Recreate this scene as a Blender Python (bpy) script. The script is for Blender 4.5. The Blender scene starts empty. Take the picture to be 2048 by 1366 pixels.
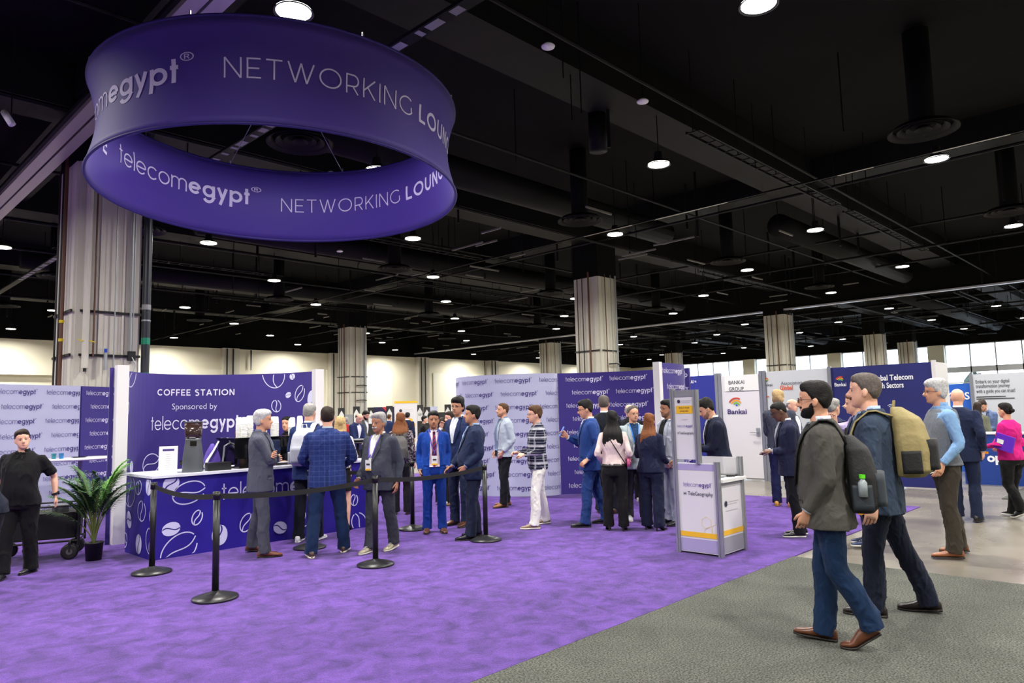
import bpy, bmesh, math, random
import numpy as np
from mathutils import Vector, Matrix, Euler
from mathutils.bvhtree import BVHTree
random.seed(7); rng = np.random.RandomState(7)
SC = bpy.context.scene
COL = SC.collection
R = math.radians
# ---------------------------------------------------------------- camera
F, PITCH, ROLL, HC = 1424.67, .0990225, .0255759, 1.647
AL = R(45.9)
_f = np.array([0, math.cos(PITCH), math.sin(PITCH)]); _r = np.array([1., 0, 0]); _u = np.cross(_r, _f)
_r2 = math.cos(ROLL)*_r-math.sin(ROLL)*_u; _u2 = math.sin(ROLL)*_r+math.cos(ROLL)*_u
_M = np.array([[math.cos(AL), math.sin(AL), 0], [-math.sin(AL), math.cos(AL), 0], [0, 0, 1]])
FB, RB, UB = _M@_f, _M@_r2, _M@_u2
CAMP = np.array([0, 0, HC])
cam = bpy.data.cameras.new('camera'); camo = bpy.data.objects.new('camera', cam); COL.objects.link(camo)
cam.sensor_width = 36; cam.lens = F*36/2048; cam.clip_start = .05; cam.clip_end = 400
camo.matrix_world = Matrix(((RB[0], UB[0], -FB[0], 0), (RB[1], UB[1], -FB[1], 0), (RB[2], UB[2], -FB[2], HC), (0, 0, 0, 1)))
SC.camera = camo
def pray(px, py): return FB*F+RB*(px-1024)-UB*(py-683)
def at(px, py, z=0.):      # the point of the plane at height z that shows at a pixel
    d = pray(px, py); return CAMP+d*((z-HC)/d[2])
def onx(px, py, x): d = pray(px, py); return CAMP+d*(x/d[0])
def ony(px, py, y): d = pray(px, py); return CAMP+d*(y/d[1])
# ---------------------------------------------------------------- world, exposure
def lin(c):
    return tuple(((v/255)/12.92 if v/255 <= .04045 else ((v/255+.055)/1.055)**2.4) for v in c[:3])+(1,)
W = bpy.data.worlds.new('world'); SC.world = W; W.use_nodes = True
W.node_tree.nodes['Background'].inputs[0].default_value = (.80, .90, 1.0, 1); W.node_tree.nodes['Background'].inputs[1].default_value = 7.0
SC.view_settings.view_transform = 'Standard'; SC.view_settings.look = 'None'; SC.view_settings.gamma = 1
SC.view_settings.exposure = -0.15
SC.cycles.max_bounces = 4; SC.cycles.diffuse_bounces = 3; SC.cycles.glossy_bounces = 2; SC.cycles.transparent_max_bounces = 6; SC.cycles.caustics_reflective = False; SC.cycles.caustics_refractive = False
SC.cycles.use_adaptive_sampling = True; SC.cycles.adaptive_threshold = .04; SC.cycles.adaptive_min_samples = 12; SC.cycles.use_light_tree = True; SC.cycles.light_sampling_threshold = .02; SC.cycles.use_denoising = True
SC.cycles.sample_clamp_indirect = 6
LAMP_W = 205.0
# ---------------------------------------------------------------- materials
MATS = {}
def mat(name, col, rough=.6, metal=0., var=0., vscale=6., bump=0., bscale=60., sheen=0., coat=0., emit=0., spec=.5, alpha=1.):
    if name in MATS: return MATS[name]
    m = bpy.data.materials.new(name); m.use_nodes = True; n = m.node_tree.nodes; l = m.node_tree.links; b = n['Principled BSDF']
    b.inputs['Base Color'].default_value = lin(col); b.inputs['Roughness'].default_value = rough; b.inputs['Metallic'].default_value = metal
    b.inputs['Specular IOR Level'].default_value = spec
    if sheen: b.inputs['Sheen Weight'].default_value = sheen
    if coat: b.inputs['Coat Weight'].default_value = coat
    if emit: b.inputs['Emission Color'].default_value = lin(col); b.inputs['Emission Strength'].default_value = emit
    if var or bump:
        tc = n.new('ShaderNodeTexCoord')
    if var:
        t = n.new('ShaderNodeTexNoise'); t.inputs['Scale'].default_value = vscale; t.inputs['Detail'].default_value = 5
        l.new(tc.outputs['Object'], t.inputs['Vector'])
        r = n.new('ShaderNodeValToRGB'); c = lin(col)
        r.color_ramp.elements[0].position = .3; r.color_ramp.elements[1].position = .7
        r.color_ramp.elements[0].color = tuple(v*(1-var) for v in c[:3])+(1,); r.color_ramp.elements[1].color = tuple(min(1, v*(1+var)) for v in c[:3])+(1,)
        l.new(t.outputs['Fac'], r.inputs[0]); l.new(r.outputs[0], b.inputs['Base Color'])
    if bump:
        t2 = n.new('ShaderNodeTexNoise'); t2.inputs['Scale'].default_value = bscale; t2.inputs['Detail'].default_value = 3
        l.new(tc.outputs['Object'], t2.inputs['Vector'])
        bp = n.new('ShaderNodeBump'); bp.inputs['Strength'].default_value = bump; bp.inputs['Distance'].default_value = .01
        l.new(t2.outputs['Fac'], bp.inputs['Height']); l.new(bp.outputs[0], b.inputs['Normal'])
    MATS[name] = m; return m
def nt(m): return m.node_tree.nodes, m.node_tree.links, m.node_tree.nodes['Principled BSDF']
# ---------------------------------------------------------------- mesh builder
class MB:
    def __init__(s): s.v = []; s.f = []; s.n = 0
    def add(s, v, f):
        v = np.asarray(v, float).reshape(-1, 3); s.v.append(v); o = s.n
        s.f += [tuple(i+o for i in q) for q in f]; s.n += len(v); return s
    def box(s, c, d, rot=None):
        x, y, z = d[0]/2, d[1]/2, d[2]/2
        v = np.array([[-x, -y, -z], [x, -y, -z], [x, y, -z], [-x, y, -z], [-x, -y, z], [x, -y, z], [x, y, z], [-x, y, z]])
        if rot is not None:
            if isinstance(rot, (int, float)): rot = Matrix.Rotation(rot, 3, 'Z')
            v = v@np.array(rot).T
        return s.add(v+np.array(c), [(0, 3, 2, 1), (4, 5, 6, 7), (0, 1, 5, 4), (1, 2, 6, 5), (2, 3, 7, 6), (3, 0, 4, 7)])
    def b2(s, a, b):  # box from corner to corner
        a = np.array(a, float); b = np.array(b, float); return s.box((a+b)/2, np.abs(b-a))
    def loft(s, rings, caps=True, close=False):
        k = len(rings[0]); v = np.concatenate([np.asarray(r) for r in rings]); f = []
        m = len(rings)
        for i in range(m-1+(1 if close else 0)):
            a = i*k; b = ((i+1) % m)*k
            for j in range(k): f.append((a+j, a+(j+1) % k, b+(j+1) % k, b+j))
        if caps and not close: f.append(tuple(range(k-1, -1, -1))); f.append(tuple((m-1)*k+j for j in range(k)))
        return s.add(v, f)
    def tube(s, pts, rad, n=8, flat=1., caps=True, up=None):
        pts = np.asarray(pts, float); m = len(pts)
        if np.isscalar(rad): rad = [rad]*m
        t = np.gradient(pts, axis=0); t /= np.linalg.norm(t, axis=1)[:, None]+1e-12
        u = np.array(up, float) if up is not None else (np.array([0, 0, 1.]) if abs(t[0][2]) < .9 else np.array([1., 0, 0]))
        rings = []; a = np.linspace(0, 2*math.pi, n, endpoint=False)
        for i in range(m):
            u = u-t[i]*(u@t[i])
            if np.linalg.norm(u) < 1e-6: u = np.array([.3, .9, .1]); u = u-t[i]*(u@t[i])
            u /= np.linalg.norm(u); w = np.cross(t[i], u)
            rings.append(pts[i]+rad[i]*(np.cos(a)[:, None]*w+flat*np.sin(a)[:, None]*u))
        return s.loft(rings, caps)
    def cyl(s, p0, p1, r0, r1=None, n=12): return s.tube([p0, p1], [r0, r0 if r1 is None else r1], n)
    def lathe(s, prof, n=20, c=(0, 0, 0)):
        a = np.linspace(0, 2*math.pi, n, endpoint=False)
        return s.loft([np.stack([r*np.cos(a)+c[0], r*np.sin(a)+c[1], np.full(n, z+c[2])], 1) for r, z in prof])
    def ball(s, c, r, n=12, m=8):
        r = np.array([r]*3 if np.isscalar(r) else r, float); rings = []
        a = np.linspace(0, 2*math.pi, n, endpoint=False)
        for i in range(m+1):
            t = math.pi*(.02+.96*i/m); rings.append(np.stack([np.cos(a)*math.sin(t), np.sin(a)*math.sin(t), np.full(n, -math.cos(t))], 1)*r+np.array(c))
        return s.loft(rings)
    def build(s, name, m, parent=None, smooth=False, loc=None, rotz=None):
        me = bpy.data.meshes.new(name)
        v = np.concatenate(s.v) if s.v else np.zeros((0, 3))
        me.from_pydata(v.tolist(), [], s.f); me.update()
        return link(name, me, m, parent, smooth, loc, rotz)
def link(name, me, m, parent=None, smooth=False, loc=None, rotz=None):
    if m is not None and not me.materials: me.materials.append(m)
    if smooth: me.polygons.foreach_set('use_smooth', [True]*len(me.polygons))
    o = bpy.data.objects.new(name, me); COL.objects.link(o)
    if parent: o.parent = parent
    if loc is not None: o.location = loc
    if rotz is not None: o.rotation_euler = (0, 0, rotz)
    return o
def tag(o, label=None, cat=None, group=None, kind=None):
    for k, v in (('label', label), ('category', cat), ('group', group), ('kind', kind)):
        if v: o[k] = v
    return o
def thing(name, label, cat, loc=(0, 0, 0), rotz=0, group=None, kind=None):
    o = bpy.data.objects.new(name, None); COL.objects.link(o); o.location = loc; o.rotation_euler = (0, 0, rotz); o.empty_display_size = .1
    return tag(o, label, cat, group, kind)
def struct(name, mb, m, label=None):
    o = mb.build(name, m); o['kind'] = 'structure'
    if label: o['label'] = label
    return o
def copy_tree(o, label=None, parent=None, **kw):
    c = o.copy(); COL.objects.link(c)
    if parent: c.parent = parent
    if label: c['label'] = label
    for k, v in kw.items(): setattr(c, k, v)
    for ch in list(o.children): copy_tree(ch, None, c)
    return c
# ---------------------------------------------------------------- stroke lettering
def _arc(cx, cy, r, a0, a1, n=14, ry=None):
    ry = r if ry is None else ry; t = np.radians(np.linspace(a0, a1, n)); return np.stack([cx+r*np.cos(t), cy+ry*np.sin(t)], 1)
def _ln(*p): return np.array(p, float)
def glyph(ch, w):
    h = w/2; r = .5-h
    if ch == 't': return [_ln((.2, 1.35), (.2, 0)), _ln((0, 1-h), (.42, 1-h))], .44
    if ch == 'l': return [_ln((h, 1.42), (h, 0))], w
    if ch == 'e': return [_ln((w, .5), (1-w*.6, .5)), _arc(.5, .5, r, 0, 322, 30)], 1.
    if ch == 'c': return [_arc(.5, .5, r, 42, 318, 26)], .9
    if ch == 'o': return [_arc(.5, .5, r, 0, 360, 32)], 1.
    if ch == 'm':
        q = .36; a = q-h
        return [_ln((h, 1), (h, 0)), np.vstack([_arc(h+a, 1-a-h, a, 180, 0, 14), _ln((h+2*a, 0))]), np.vstack([_arc(h+3*a, 1-a-h, a, 180, 0, 14), _ln((h+4*a, 0))])], h*2+4*a
    if ch == 'g': return [_arc(.5, .5, r, 0, 360, 32), np.vstack([_ln((1-h, 1), (1-h, .05)), _arc(.5, .05, r, 0, -150, 16, .42)])], 1.
    if ch == 'y': return [_ln((h, 1), (.44, .12)), _ln((.86-h, 1), (.28, -.42))], .86
    if ch == 'p': return [_arc(.5, .5, r, 0, 360, 32), _ln((h, 1), (h, -.42))], 1.
    # capitals (cap height 1)
    C = {'N': ([_ln((h, 0), (h, 1)), _ln((h, 1), (.8-h, 0)), _ln((.8-h, 0), (.8-h, 1))], .8),
         'E': ([_ln((h, 0), (h, 1)), _ln((h, 1-h), (.62, 1-h)), _ln((h, .5), (.56, .5)), _ln((h, h), (.64, h))], .64),
         'T': ([_ln((.36, 0), (.36, 1)), _ln((0, 1-h), (.72, 1-h))], .72),
         'W': ([_ln((h, 1), (.36, 0)), _ln((.36, 0), (.62, .97)), _ln((.62, .97), (.88, 0)), _ln((.88, 0), (1.24-h, 1))], 1.24),
         'O': ([_arc(.54, .5, .54-h, 0, 360, 34, .5-h)], 1.08),
         'R': ([_ln((h, 0), (h, 1)), np.vstack([_ln((h, 1-h), (.36, 1-h)), _arc(.38, .68, .28-h*.5, 90, -90, 12, .32-h), _ln((h, .36+h*.2))]), _ln((.38, .36), (.66-h, 0))], .68),
         'K': ([_ln((h, 0), (h, 1)), _ln((.66, 1), (h, .36)), _ln((.26, .58), (.7-h, 0))], .7),
         'I': ([_ln((h, 0), (h, 1))], w),
         'G': ([_arc(.54, .5, .54-h, 48, 330, 28, .5-h), _ln((.95-h, .5), (.95-h, .16))], .98),
         'L': ([_ln((h, 0), (h, 1)), _ln((h, h), (.58, h))], .58),
         'U': ([np.vstack([_ln((h, 1)), _arc(.39, .38, .39-h, 180, 360, 14, .38-h), _ln((.78-h, 1))])], .78),
         'C': ([_arc(.54, .5, .54-h, 48, 312, 28, .5-h)], .95),
         'F': ([_ln((h, 0), (h, 1)), _ln((h, 1-h), (.62, 1-h)), _ln((h, .48), (.56, .48))], .62),
         'S': ([np.vstack([_arc(.33, .74, .3-h*.6, 35, 270, 16, .26-h*.9), _arc(.33, .26, .3-h*.6, 90, -145, 16, .26-h*.3)])], .66),
         'A': ([_ln((h*.6, 0), (.42, 1)), _ln((.42, 1), (.84-h*.6, 0)), _ln((.16, .3), (.68, .3))], .84)}
    if ch in C: return C[ch]
    return [], .3
def ribbon(pts, w, sub=.14):
    P = [pts[0]]
    for a, b in zip(pts[:-1], pts[1:]):
        k = max(1, int(np.linalg.norm(b-a)/sub)); P += [a+(b-a)*i/k for i in range(1, k+1)]
    P = np.array(P); t = np.gradient(P, axis=0)
    seg = np.diff(P, axis=0); seg /= np.linalg.norm(seg, axis=1)[:, None]+1e-9
    nr = np.zeros_like(P)
    for i in range(len(P)):
        a = seg[max(0, i-1)]; b = seg[min(len(seg)-1, i)]; d = a+b; d /= np.linalg.norm(d)+1e-9
        q = np.array([-d[1], d[0]]); c = max(.5, abs(a@d)); nr[i] = q/c
    L = P+nr*w/2; Rr = P-nr*w/2
    v = np.empty((2*len(P), 2)); v[0::2] = L; v[1::2] = Rr
    return v, [(2*i+1, 2*i+3, 2*i+2, 2*i) for i in range(len(P)-1)]
def word(runs, gap=.14):
    """runs: [(text, stroke width)]; returns verts 2D, faces, width (x-height or cap height 1)"""
    x = 0; V = []; Fc = []; n = 0
    for text, w in runs:
        for ch in text:
            if ch == ' ': x += .5; continue
            if ch == '®':
                for st, ww in (([_arc(.2, 1.3, .17, 0, 360, 20)], .035), ([_ln((.14, 1.2), (.14, 1.4)), np.vstack([_ln((.14, 1.4)), _arc(.2, 1.35, .05, 90, -90, 6), _ln((.14, 1.3))]), _ln((.2, 1.3), (.26, 1.2))], .03)):
                    for s_ in st:
                        v, f = ribbon(s_, ww); V.append(v+[x, 0]); Fc += [tuple(i+n for i in q) for q in f]; n += len(v)
                x += .5; continue
            st, adv = glyph(ch, w)
            for s_ in st:
                v, f = ribbon(s_, w); V.append(v+[x, 0]); Fc += [tuple(i+n for i in q) for q in f]; n += len(v)
            x += adv+gap
    return np.concatenate(V), Fc, x-gap
TE = [('telecom', .10), ('egypt', .21), ('®', .1)]
_fc = {}
WS = bpy.data.scenes.new('work')
def bfont(text, offset=0., ls=1.):
    k = (text, offset, ls)
    if k in _fc: return _fc[k]
    cu = bpy.data.curves.new('t', 'FONT'); cu.body = text; cu.size = 1.38; cu.offset = offset; cu.space_character = ls; cu.resolution_u = 3; cu.space_line = .95
    o = bpy.data.objects.new('t', cu); WS.collection.objects.link(o); vl = WS.view_layers[0]; vl.update()
    me = bpy.data.meshes.new_from_object(o.evaluated_get(vl.depsgraph))
    v = np.empty(len(me.vertices)*3); me.vertices.foreach_get('co', v); v = v.reshape(-1, 3)[:, :2]
    f = [tuple(p.vertices) for p in me.polygons]
    bpy.data.objects.remove(o); bpy.data.meshes.remove(me); bpy.data.curves.remove(cu)
    w = v[:, 0].max() if len(v) else 0
    _fc[k] = (v, f, w); return _fc[k]
def put(mb, wd, surf, u, v, h, off=.004, width=None, align='l', sy=1.):
    """lay a word on a surface: surf(u, v, off) -> 3D; h = x-height/cap height in metres"""
    V, Fc, wd_ = wd; sx = h if width is None else width/wd_
    if align == 'c': u = u-sx*wd_/2
    if align == 'r': u = u-sx*wd_
    P = surf(u+V[:, 0]*sx, v+V[:, 1]*h*sy, off)
    mb.add(P, Fc)
def flat(o, du, dv=(0, 0, 1)):
    o = np.array(o, float); du = np.array(du, float); du /= np.linalg.norm(du); dv = np.array(dv, float); nrm = np.cross(du, dv)
    return lambda u, v, off: o+np.outer(np.atleast_1d(u), du)+np.outer(np.atleast_1d(v), dv)+nrm*off
def rect(mb, surf, u0, v0, u1, v1, off=.003, nu=1):
    us = np.linspace(u0, u1, nu+1); P = np.concatenate([surf(us, np.full(nu+1, v0), off), surf(us, np.full(nu+1, v1), off)])
    mb.add(P, [(i, i+1, nu+2+i, nu+1+i) for i in range(nu)])
def curve_surf(pts, n=60):
    """vertical sheet along a plan curve (left to right as seen from its front)"""
    pts = np.array(pts, float)
    t = np.linspace(0, 1, len(pts)); tt = np.linspace(0, 1, n)
    # Catmull-like: fit polynomial
    k = min(3, len(pts)-1); cx = np.polyfit(t, pts[:, 0], k); cy = np.polyfit(t, pts[:, 1], k)
    P = np.stack([np.polyval(cx, tt), np.polyval(cy, tt)], 1)
    s = np.r_[0, np.cumsum(np.linalg.norm(np.diff(P, axis=0), axis=1))]
    T = np.gradient(P, axis=0); T /= np.linalg.norm(T, axis=1)[:, None]; N = np.stack([T[:, 1], -T[:, 0]], 1)
    def f(u, v, off):
        u = np.atleast_1d(u); v = np.atleast_1d(v)
        x = np.interp(u, s, P[:, 0])+np.interp(u, s, N[:, 0])*off; y = np.interp(u, s, P[:, 1])+np.interp(u, s, N[:, 1])*off
        return np.stack([x, y, v+0*u], 1)
    f.L = s[-1]; f.P = P; return f
def sheet(surf, z0, z1, th=.05, n=40, top=None):
    mb = MB(); us = np.linspace(0, surf.L, n)
    zt = np.full(n, z1) if top is None else top(us)
    a = surf(us, np.full(n, z0), 0); b = surf(us, zt, 0); c = surf(us, zt, -th); d = surf(us, np.full(n, z0), -th)
    mb.loft([np.array([a[i], b[i], c[i], d[i]]) for i in range(n)]); return mb
# ================================================================ building shell
M_black = mat('black_ceiling_paint', (15, 15, 16), .9, spec=.12, var=.25, vscale=.6, bump=.2, bscale=8)
M_black2 = mat('dark_steel', (20, 20, 22), .55, spec=.12, var=.2, vscale=2)
M_black3 = mat('dark_duct', (21, 21, 22), .6, spec=.12, var=.2, vscale=.8)
M_cream = mat('cream_wall_paint', (226, 221, 200), .8, var=.04, vscale=.5, bump=.1, bscale=20)
M_col = mat('column_paint', (206, 202, 188), .75, var=.05, vscale=1.2, bump=.15, bscale=12)
M_cond = mat('galvanised_conduit', (176, 180, 184), .35, .6)
M_brown = mat('brown_pipe', (96, 62, 46), .5)
M_strut = mat('black_strut', (35, 34, 34), .5, .3)
M_white = mat('white_enamel', (235, 235, 235), .4)
M_offw = mat('offwhite_board', (222, 220, 222), .5)
def concrete():
    m = mat('polished_concrete', (150, 143, 132), .25); n, l, b = nt(m)
    tc = n.new('ShaderNodeTexCoord'); t = n.new('ShaderNodeTexNoise'); t.inputs['Scale'].default_value = .9; t.inputs['Detail'].default_value = 6; t.inputs['Distortion'].default_value = .3
    l.new(tc.outputs['Object'], t.inputs['Vector']); r = n.new('ShaderNodeValToRGB')
    r.color_ramp.elements[0].position = .3; r.color_ramp.elements[0].color = lin((112, 106, 97)); r.color_ramp.elements[1].position = .72; r.color_ramp.elements[1].color = lin((138, 132, 121))
    l.new(t.outputs['Fac'], r.inputs[0]); l.new(r.outputs[0], b.inputs['Base Color'])
    r2 = n.new('ShaderNodeMapRange'); r2.inputs['To Min'].default_value = .12; r2.inputs['To Max'].default_value = .4; l.new(t.outputs['Fac'], r2.inputs['Value']); l.new(r2.outputs[0], b.inputs['Roughness'])
    return m
def carpet(name, c0, c1, c2, s1, s2, b_=1.):
    m = mat(name, c0, 1., spec=.1, sheen=.15); n, l, b = nt(m)
    tc = n.new('ShaderNodeTexCoord'); t = n.new('ShaderNodeTexNoise'); t.inputs['Scale'].default_value = s1; t.inputs['Detail'].default_value = 8; t.inputs['Roughness'].default_value = .65; t.inputs['Distortion'].default_value = .6
    l.new(tc.outputs['Object'], t.inputs['Vector']); r = n.new('ShaderNodeValToRGB')
    r.color_ramp.elements[0].position = .34; r.color_ramp.elements[0].color = lin(c1); r.color_ramp.elements[1].position = .62; r.color_ramp.elements[1].color = lin(c2)
    l.new(t.outputs['Fac'], r.inputs[0])
    t2 = n.new('ShaderNodeTexNoise'); t2.inputs['Scale'].default_value = s2; t2.inputs['Detail'].default_value = 2; l.new(tc.outputs['Object'], t2.inputs['Vector'])
    mr = n.new('ShaderNodeMapRange'); mr.inputs['From Min'].default_value = .35; mr.inputs['From Max'].default_value = .65; mr.inputs['To Min'].default_value = 1-.3*b_; mr.inputs['To Max'].default_value = 1+.3*b_; l.new(t2.outputs['Fac'], mr.inputs['Value'])
    mx = n.new('ShaderNodeVectorMath'); mx.operation = 'SCALE'; l.new(r.outputs[0], mx.inputs[0]); l.new(mr.outputs[0], mx.inputs['Scale']); l.new(mx.outputs[0], b.inputs['Base Color'])
    bp = n.new('ShaderNodeBump'); bp.inputs['Strength'].default_value = .5; bp.inputs['Distance'].default_value = .01; l.new(t2.outputs['Fac'], bp.inputs['Height']); l.new(bp.outputs[0], b.inputs['Normal'])
    return m
X0, X1, Y0, Y1, ZC = -18., 73., -14., 50.5, 9.2
struct('floor', MB().b2((X0, Y0, -.2), (X1, Y1, 0)), concrete())
o = MB().b2((X0, 3.38, .001), (12.6, 34, .012)).build('purple_carpet', carpet('purple_carpet', (84, 50, 136), (64, 38, 108), (98, 62, 152), 5.5, 140, .9)); tag(o, 'wide purple event carpet under the coffee station and queue', 'carpet')
o = MB().b2((-8, -8, .001), (7.8, 3.376, .012)).build('grey_carpet', carpet('grey_carpet', (72, 74, 68), (64, 66, 60), (78, 80, 73), 1.6, 80, 2.8)); tag(o, 'speckled grey aisle carpet in the lower right foreground', 'carpet')
o = MB().b2((14.3, 1.6, .001), (16.2, 2.6, .014)).build('floor_mat', mat('dark_mat', (72, 72, 70), 1)); tag(o, 'dark floor mat lying on the concrete near the pink blouse woman', 'mat')
struct('ceiling', MB().b2((X0, Y0, ZC), (X1, Y1, ZC+.2)), M_black)
# back wall: cream below, black above, with stepped ledge and pilasters
w = thing('wall_back', kind='structure', label='long cream back wall with black band above', cat=None)
MB().b2((X0, Y1, 0), (X1, Y1+.3, 6.75)).build('wall_panel', M_cream, w)
MB().b2((X0, Y1, 6.75), (X1, Y1+.3, ZC)).build('wall_upper', M_black, w)
for a, b in ((X0, 27.5), (31.5, 34.2), (45.8, 73)):
    MB().b2((a, Y1-.35, 4.6), (b, Y1, 5.2)).build('ledge', M_cream, w)
for x in (5.2, 13.9, 22.6, 31.3, 40.2, 49.):
    p = MB().b2((x-.6, Y1-.5, 0), (x+.6, Y1, 6.75)).build('pilaster', M_col, w)
    for dx in (-.35, .1): MB().cyl((x+dx, Y1-.56, 0), (x+dx, Y1-.56, 6.7), .05, n=6).build('conduit', M_strut, p)
for x in (33.8, 44.8):  # tall cream doors between columns
    MB().b2((x-3.2, Y1-.08, 0), (x+3.2, Y1, 5.4)).build('roller_door', mat('pale_door', (232, 230, 214), .6), w)
MB().tube([(14.6, Y1-.2, 4.95), (24.2, Y1-.2, 4.95), (24.2, Y1-.2, 6.7)], .06, 6).build('conduit', M_strut, w)
MB().tube([(48, Y1-.2, 6.7), (48, Y1-.2, 5.2), (50, Y1-.2, 5.2)], .05, 6).build('conduit', M_strut, w)
struct('wall_left', MB().b2((X0-.3, Y0, 0), (X0, Y1, ZC)), M_cream)
struct('wall_front', MB().b2((X0, Y0-.3, 0), (X1, Y0, ZC)), M_cream)
# window wall
w = thing('wall_window_side', kind='structure', label='glazed end wall with white mullions', cat=None)
MB().b2((X1, Y0, 6.65), (X1+.3, Y1, ZC)).build('wall_upper', M_black, w)
MB().b2((X1, Y0, 0), (X1+.3, Y1, .5)).build('wall_base', M_cream, w)
MB().b2((X1, 44, .5), (X1+.3, Y1, 6.65)).build('wall_panel', M_cream, w)
M_mull = mat('mullion', (228, 232, 238), .5)
def glassm():
    m = bpy.data.materials.new('window_glass'); m.use_nodes = True; n = m.node_tree.nodes; l = m.node_tree.links
    n.remove(n['Principled BSDF']); t = n.new('ShaderNodeBsdfTransparent'); t.inputs[0].default_value = (.93, .96, 1, 1); g = n.new('ShaderNodeBsdfGlossy'); g.inputs['Roughness'].default_value = .05
    mx = n.new('ShaderNodeMixShader'); mx.inputs[0].default_value = .07; l.new(t.outputs[0], mx.inputs[1]); l.new(g.outputs[0], mx.inputs[2]); l.new(mx.outputs[0], n['Material Output'].inputs[0]); return m
M_glass = glassm()
for i in range(7):
    ya = 17.3-2*8.9+i*8.9; yb = ya+8.9
    MB().b2((X1-.5, ya-.75, .5), (X1+.2, ya+.55, 6.65)).build('pilaster', M_cream, w)
    if yb > 44: break
    wn = thing('window_%d' % (i+1), kind='structure', label=None, cat=None)
    MB().b2((X1, ya+.55, 4.15), (X1+.2, yb-.75, 4.65)).build('window_rail', M_mull, wn)
    ys = np.linspace(ya+.55, yb-.75, 5)
    for z0, z1 in ((.5, 3.2), (3.25, 4.15), (4.65, 6.65)):
        for a, b in zip(ys[:-1], ys[1:]):
            MB().b2((X1+.08, a+.04, z0+.04), (X1+.1, b-.04, z1-.04)).build('pane', M_glass, wn)
    f = MB()
    for y in ys: f.b2((X1, y-.05, .5), (X1+.18, y+.05, 6.65))
    for z in (3.22, .52, 6.63): f.b2((X1, ya+.5, z-.05), (X1+.18, yb-.7, z+.05))
    f.build('window_frame', M_mull, wn)
tr = MB().ball((82, 16.2, 2.4), (2.5, 1.1, 1.9), 14, 9); tr.v = [v+rng.randn(*v.shape)*.15 for v in tr.v]
o = tr.build('tree_crown', mat('dark_leaves', (38, 58, 48), .9), smooth=True); tag(o, 'dark green tree top outside beyond the right end window', 'tree'); o.name = 'tree'
MB().cyl((82, 16.2, -1), (82, 16.2, 1.5), .2).build('trunk', mat('bark', (60, 48, 40), .9), o)
MB().b2((X1+.6, -60, -1.2), (160, 110, -1)).build('ground', mat('outside_ground', (120, 125, 128), .9))['kind'] = 'structure'
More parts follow.
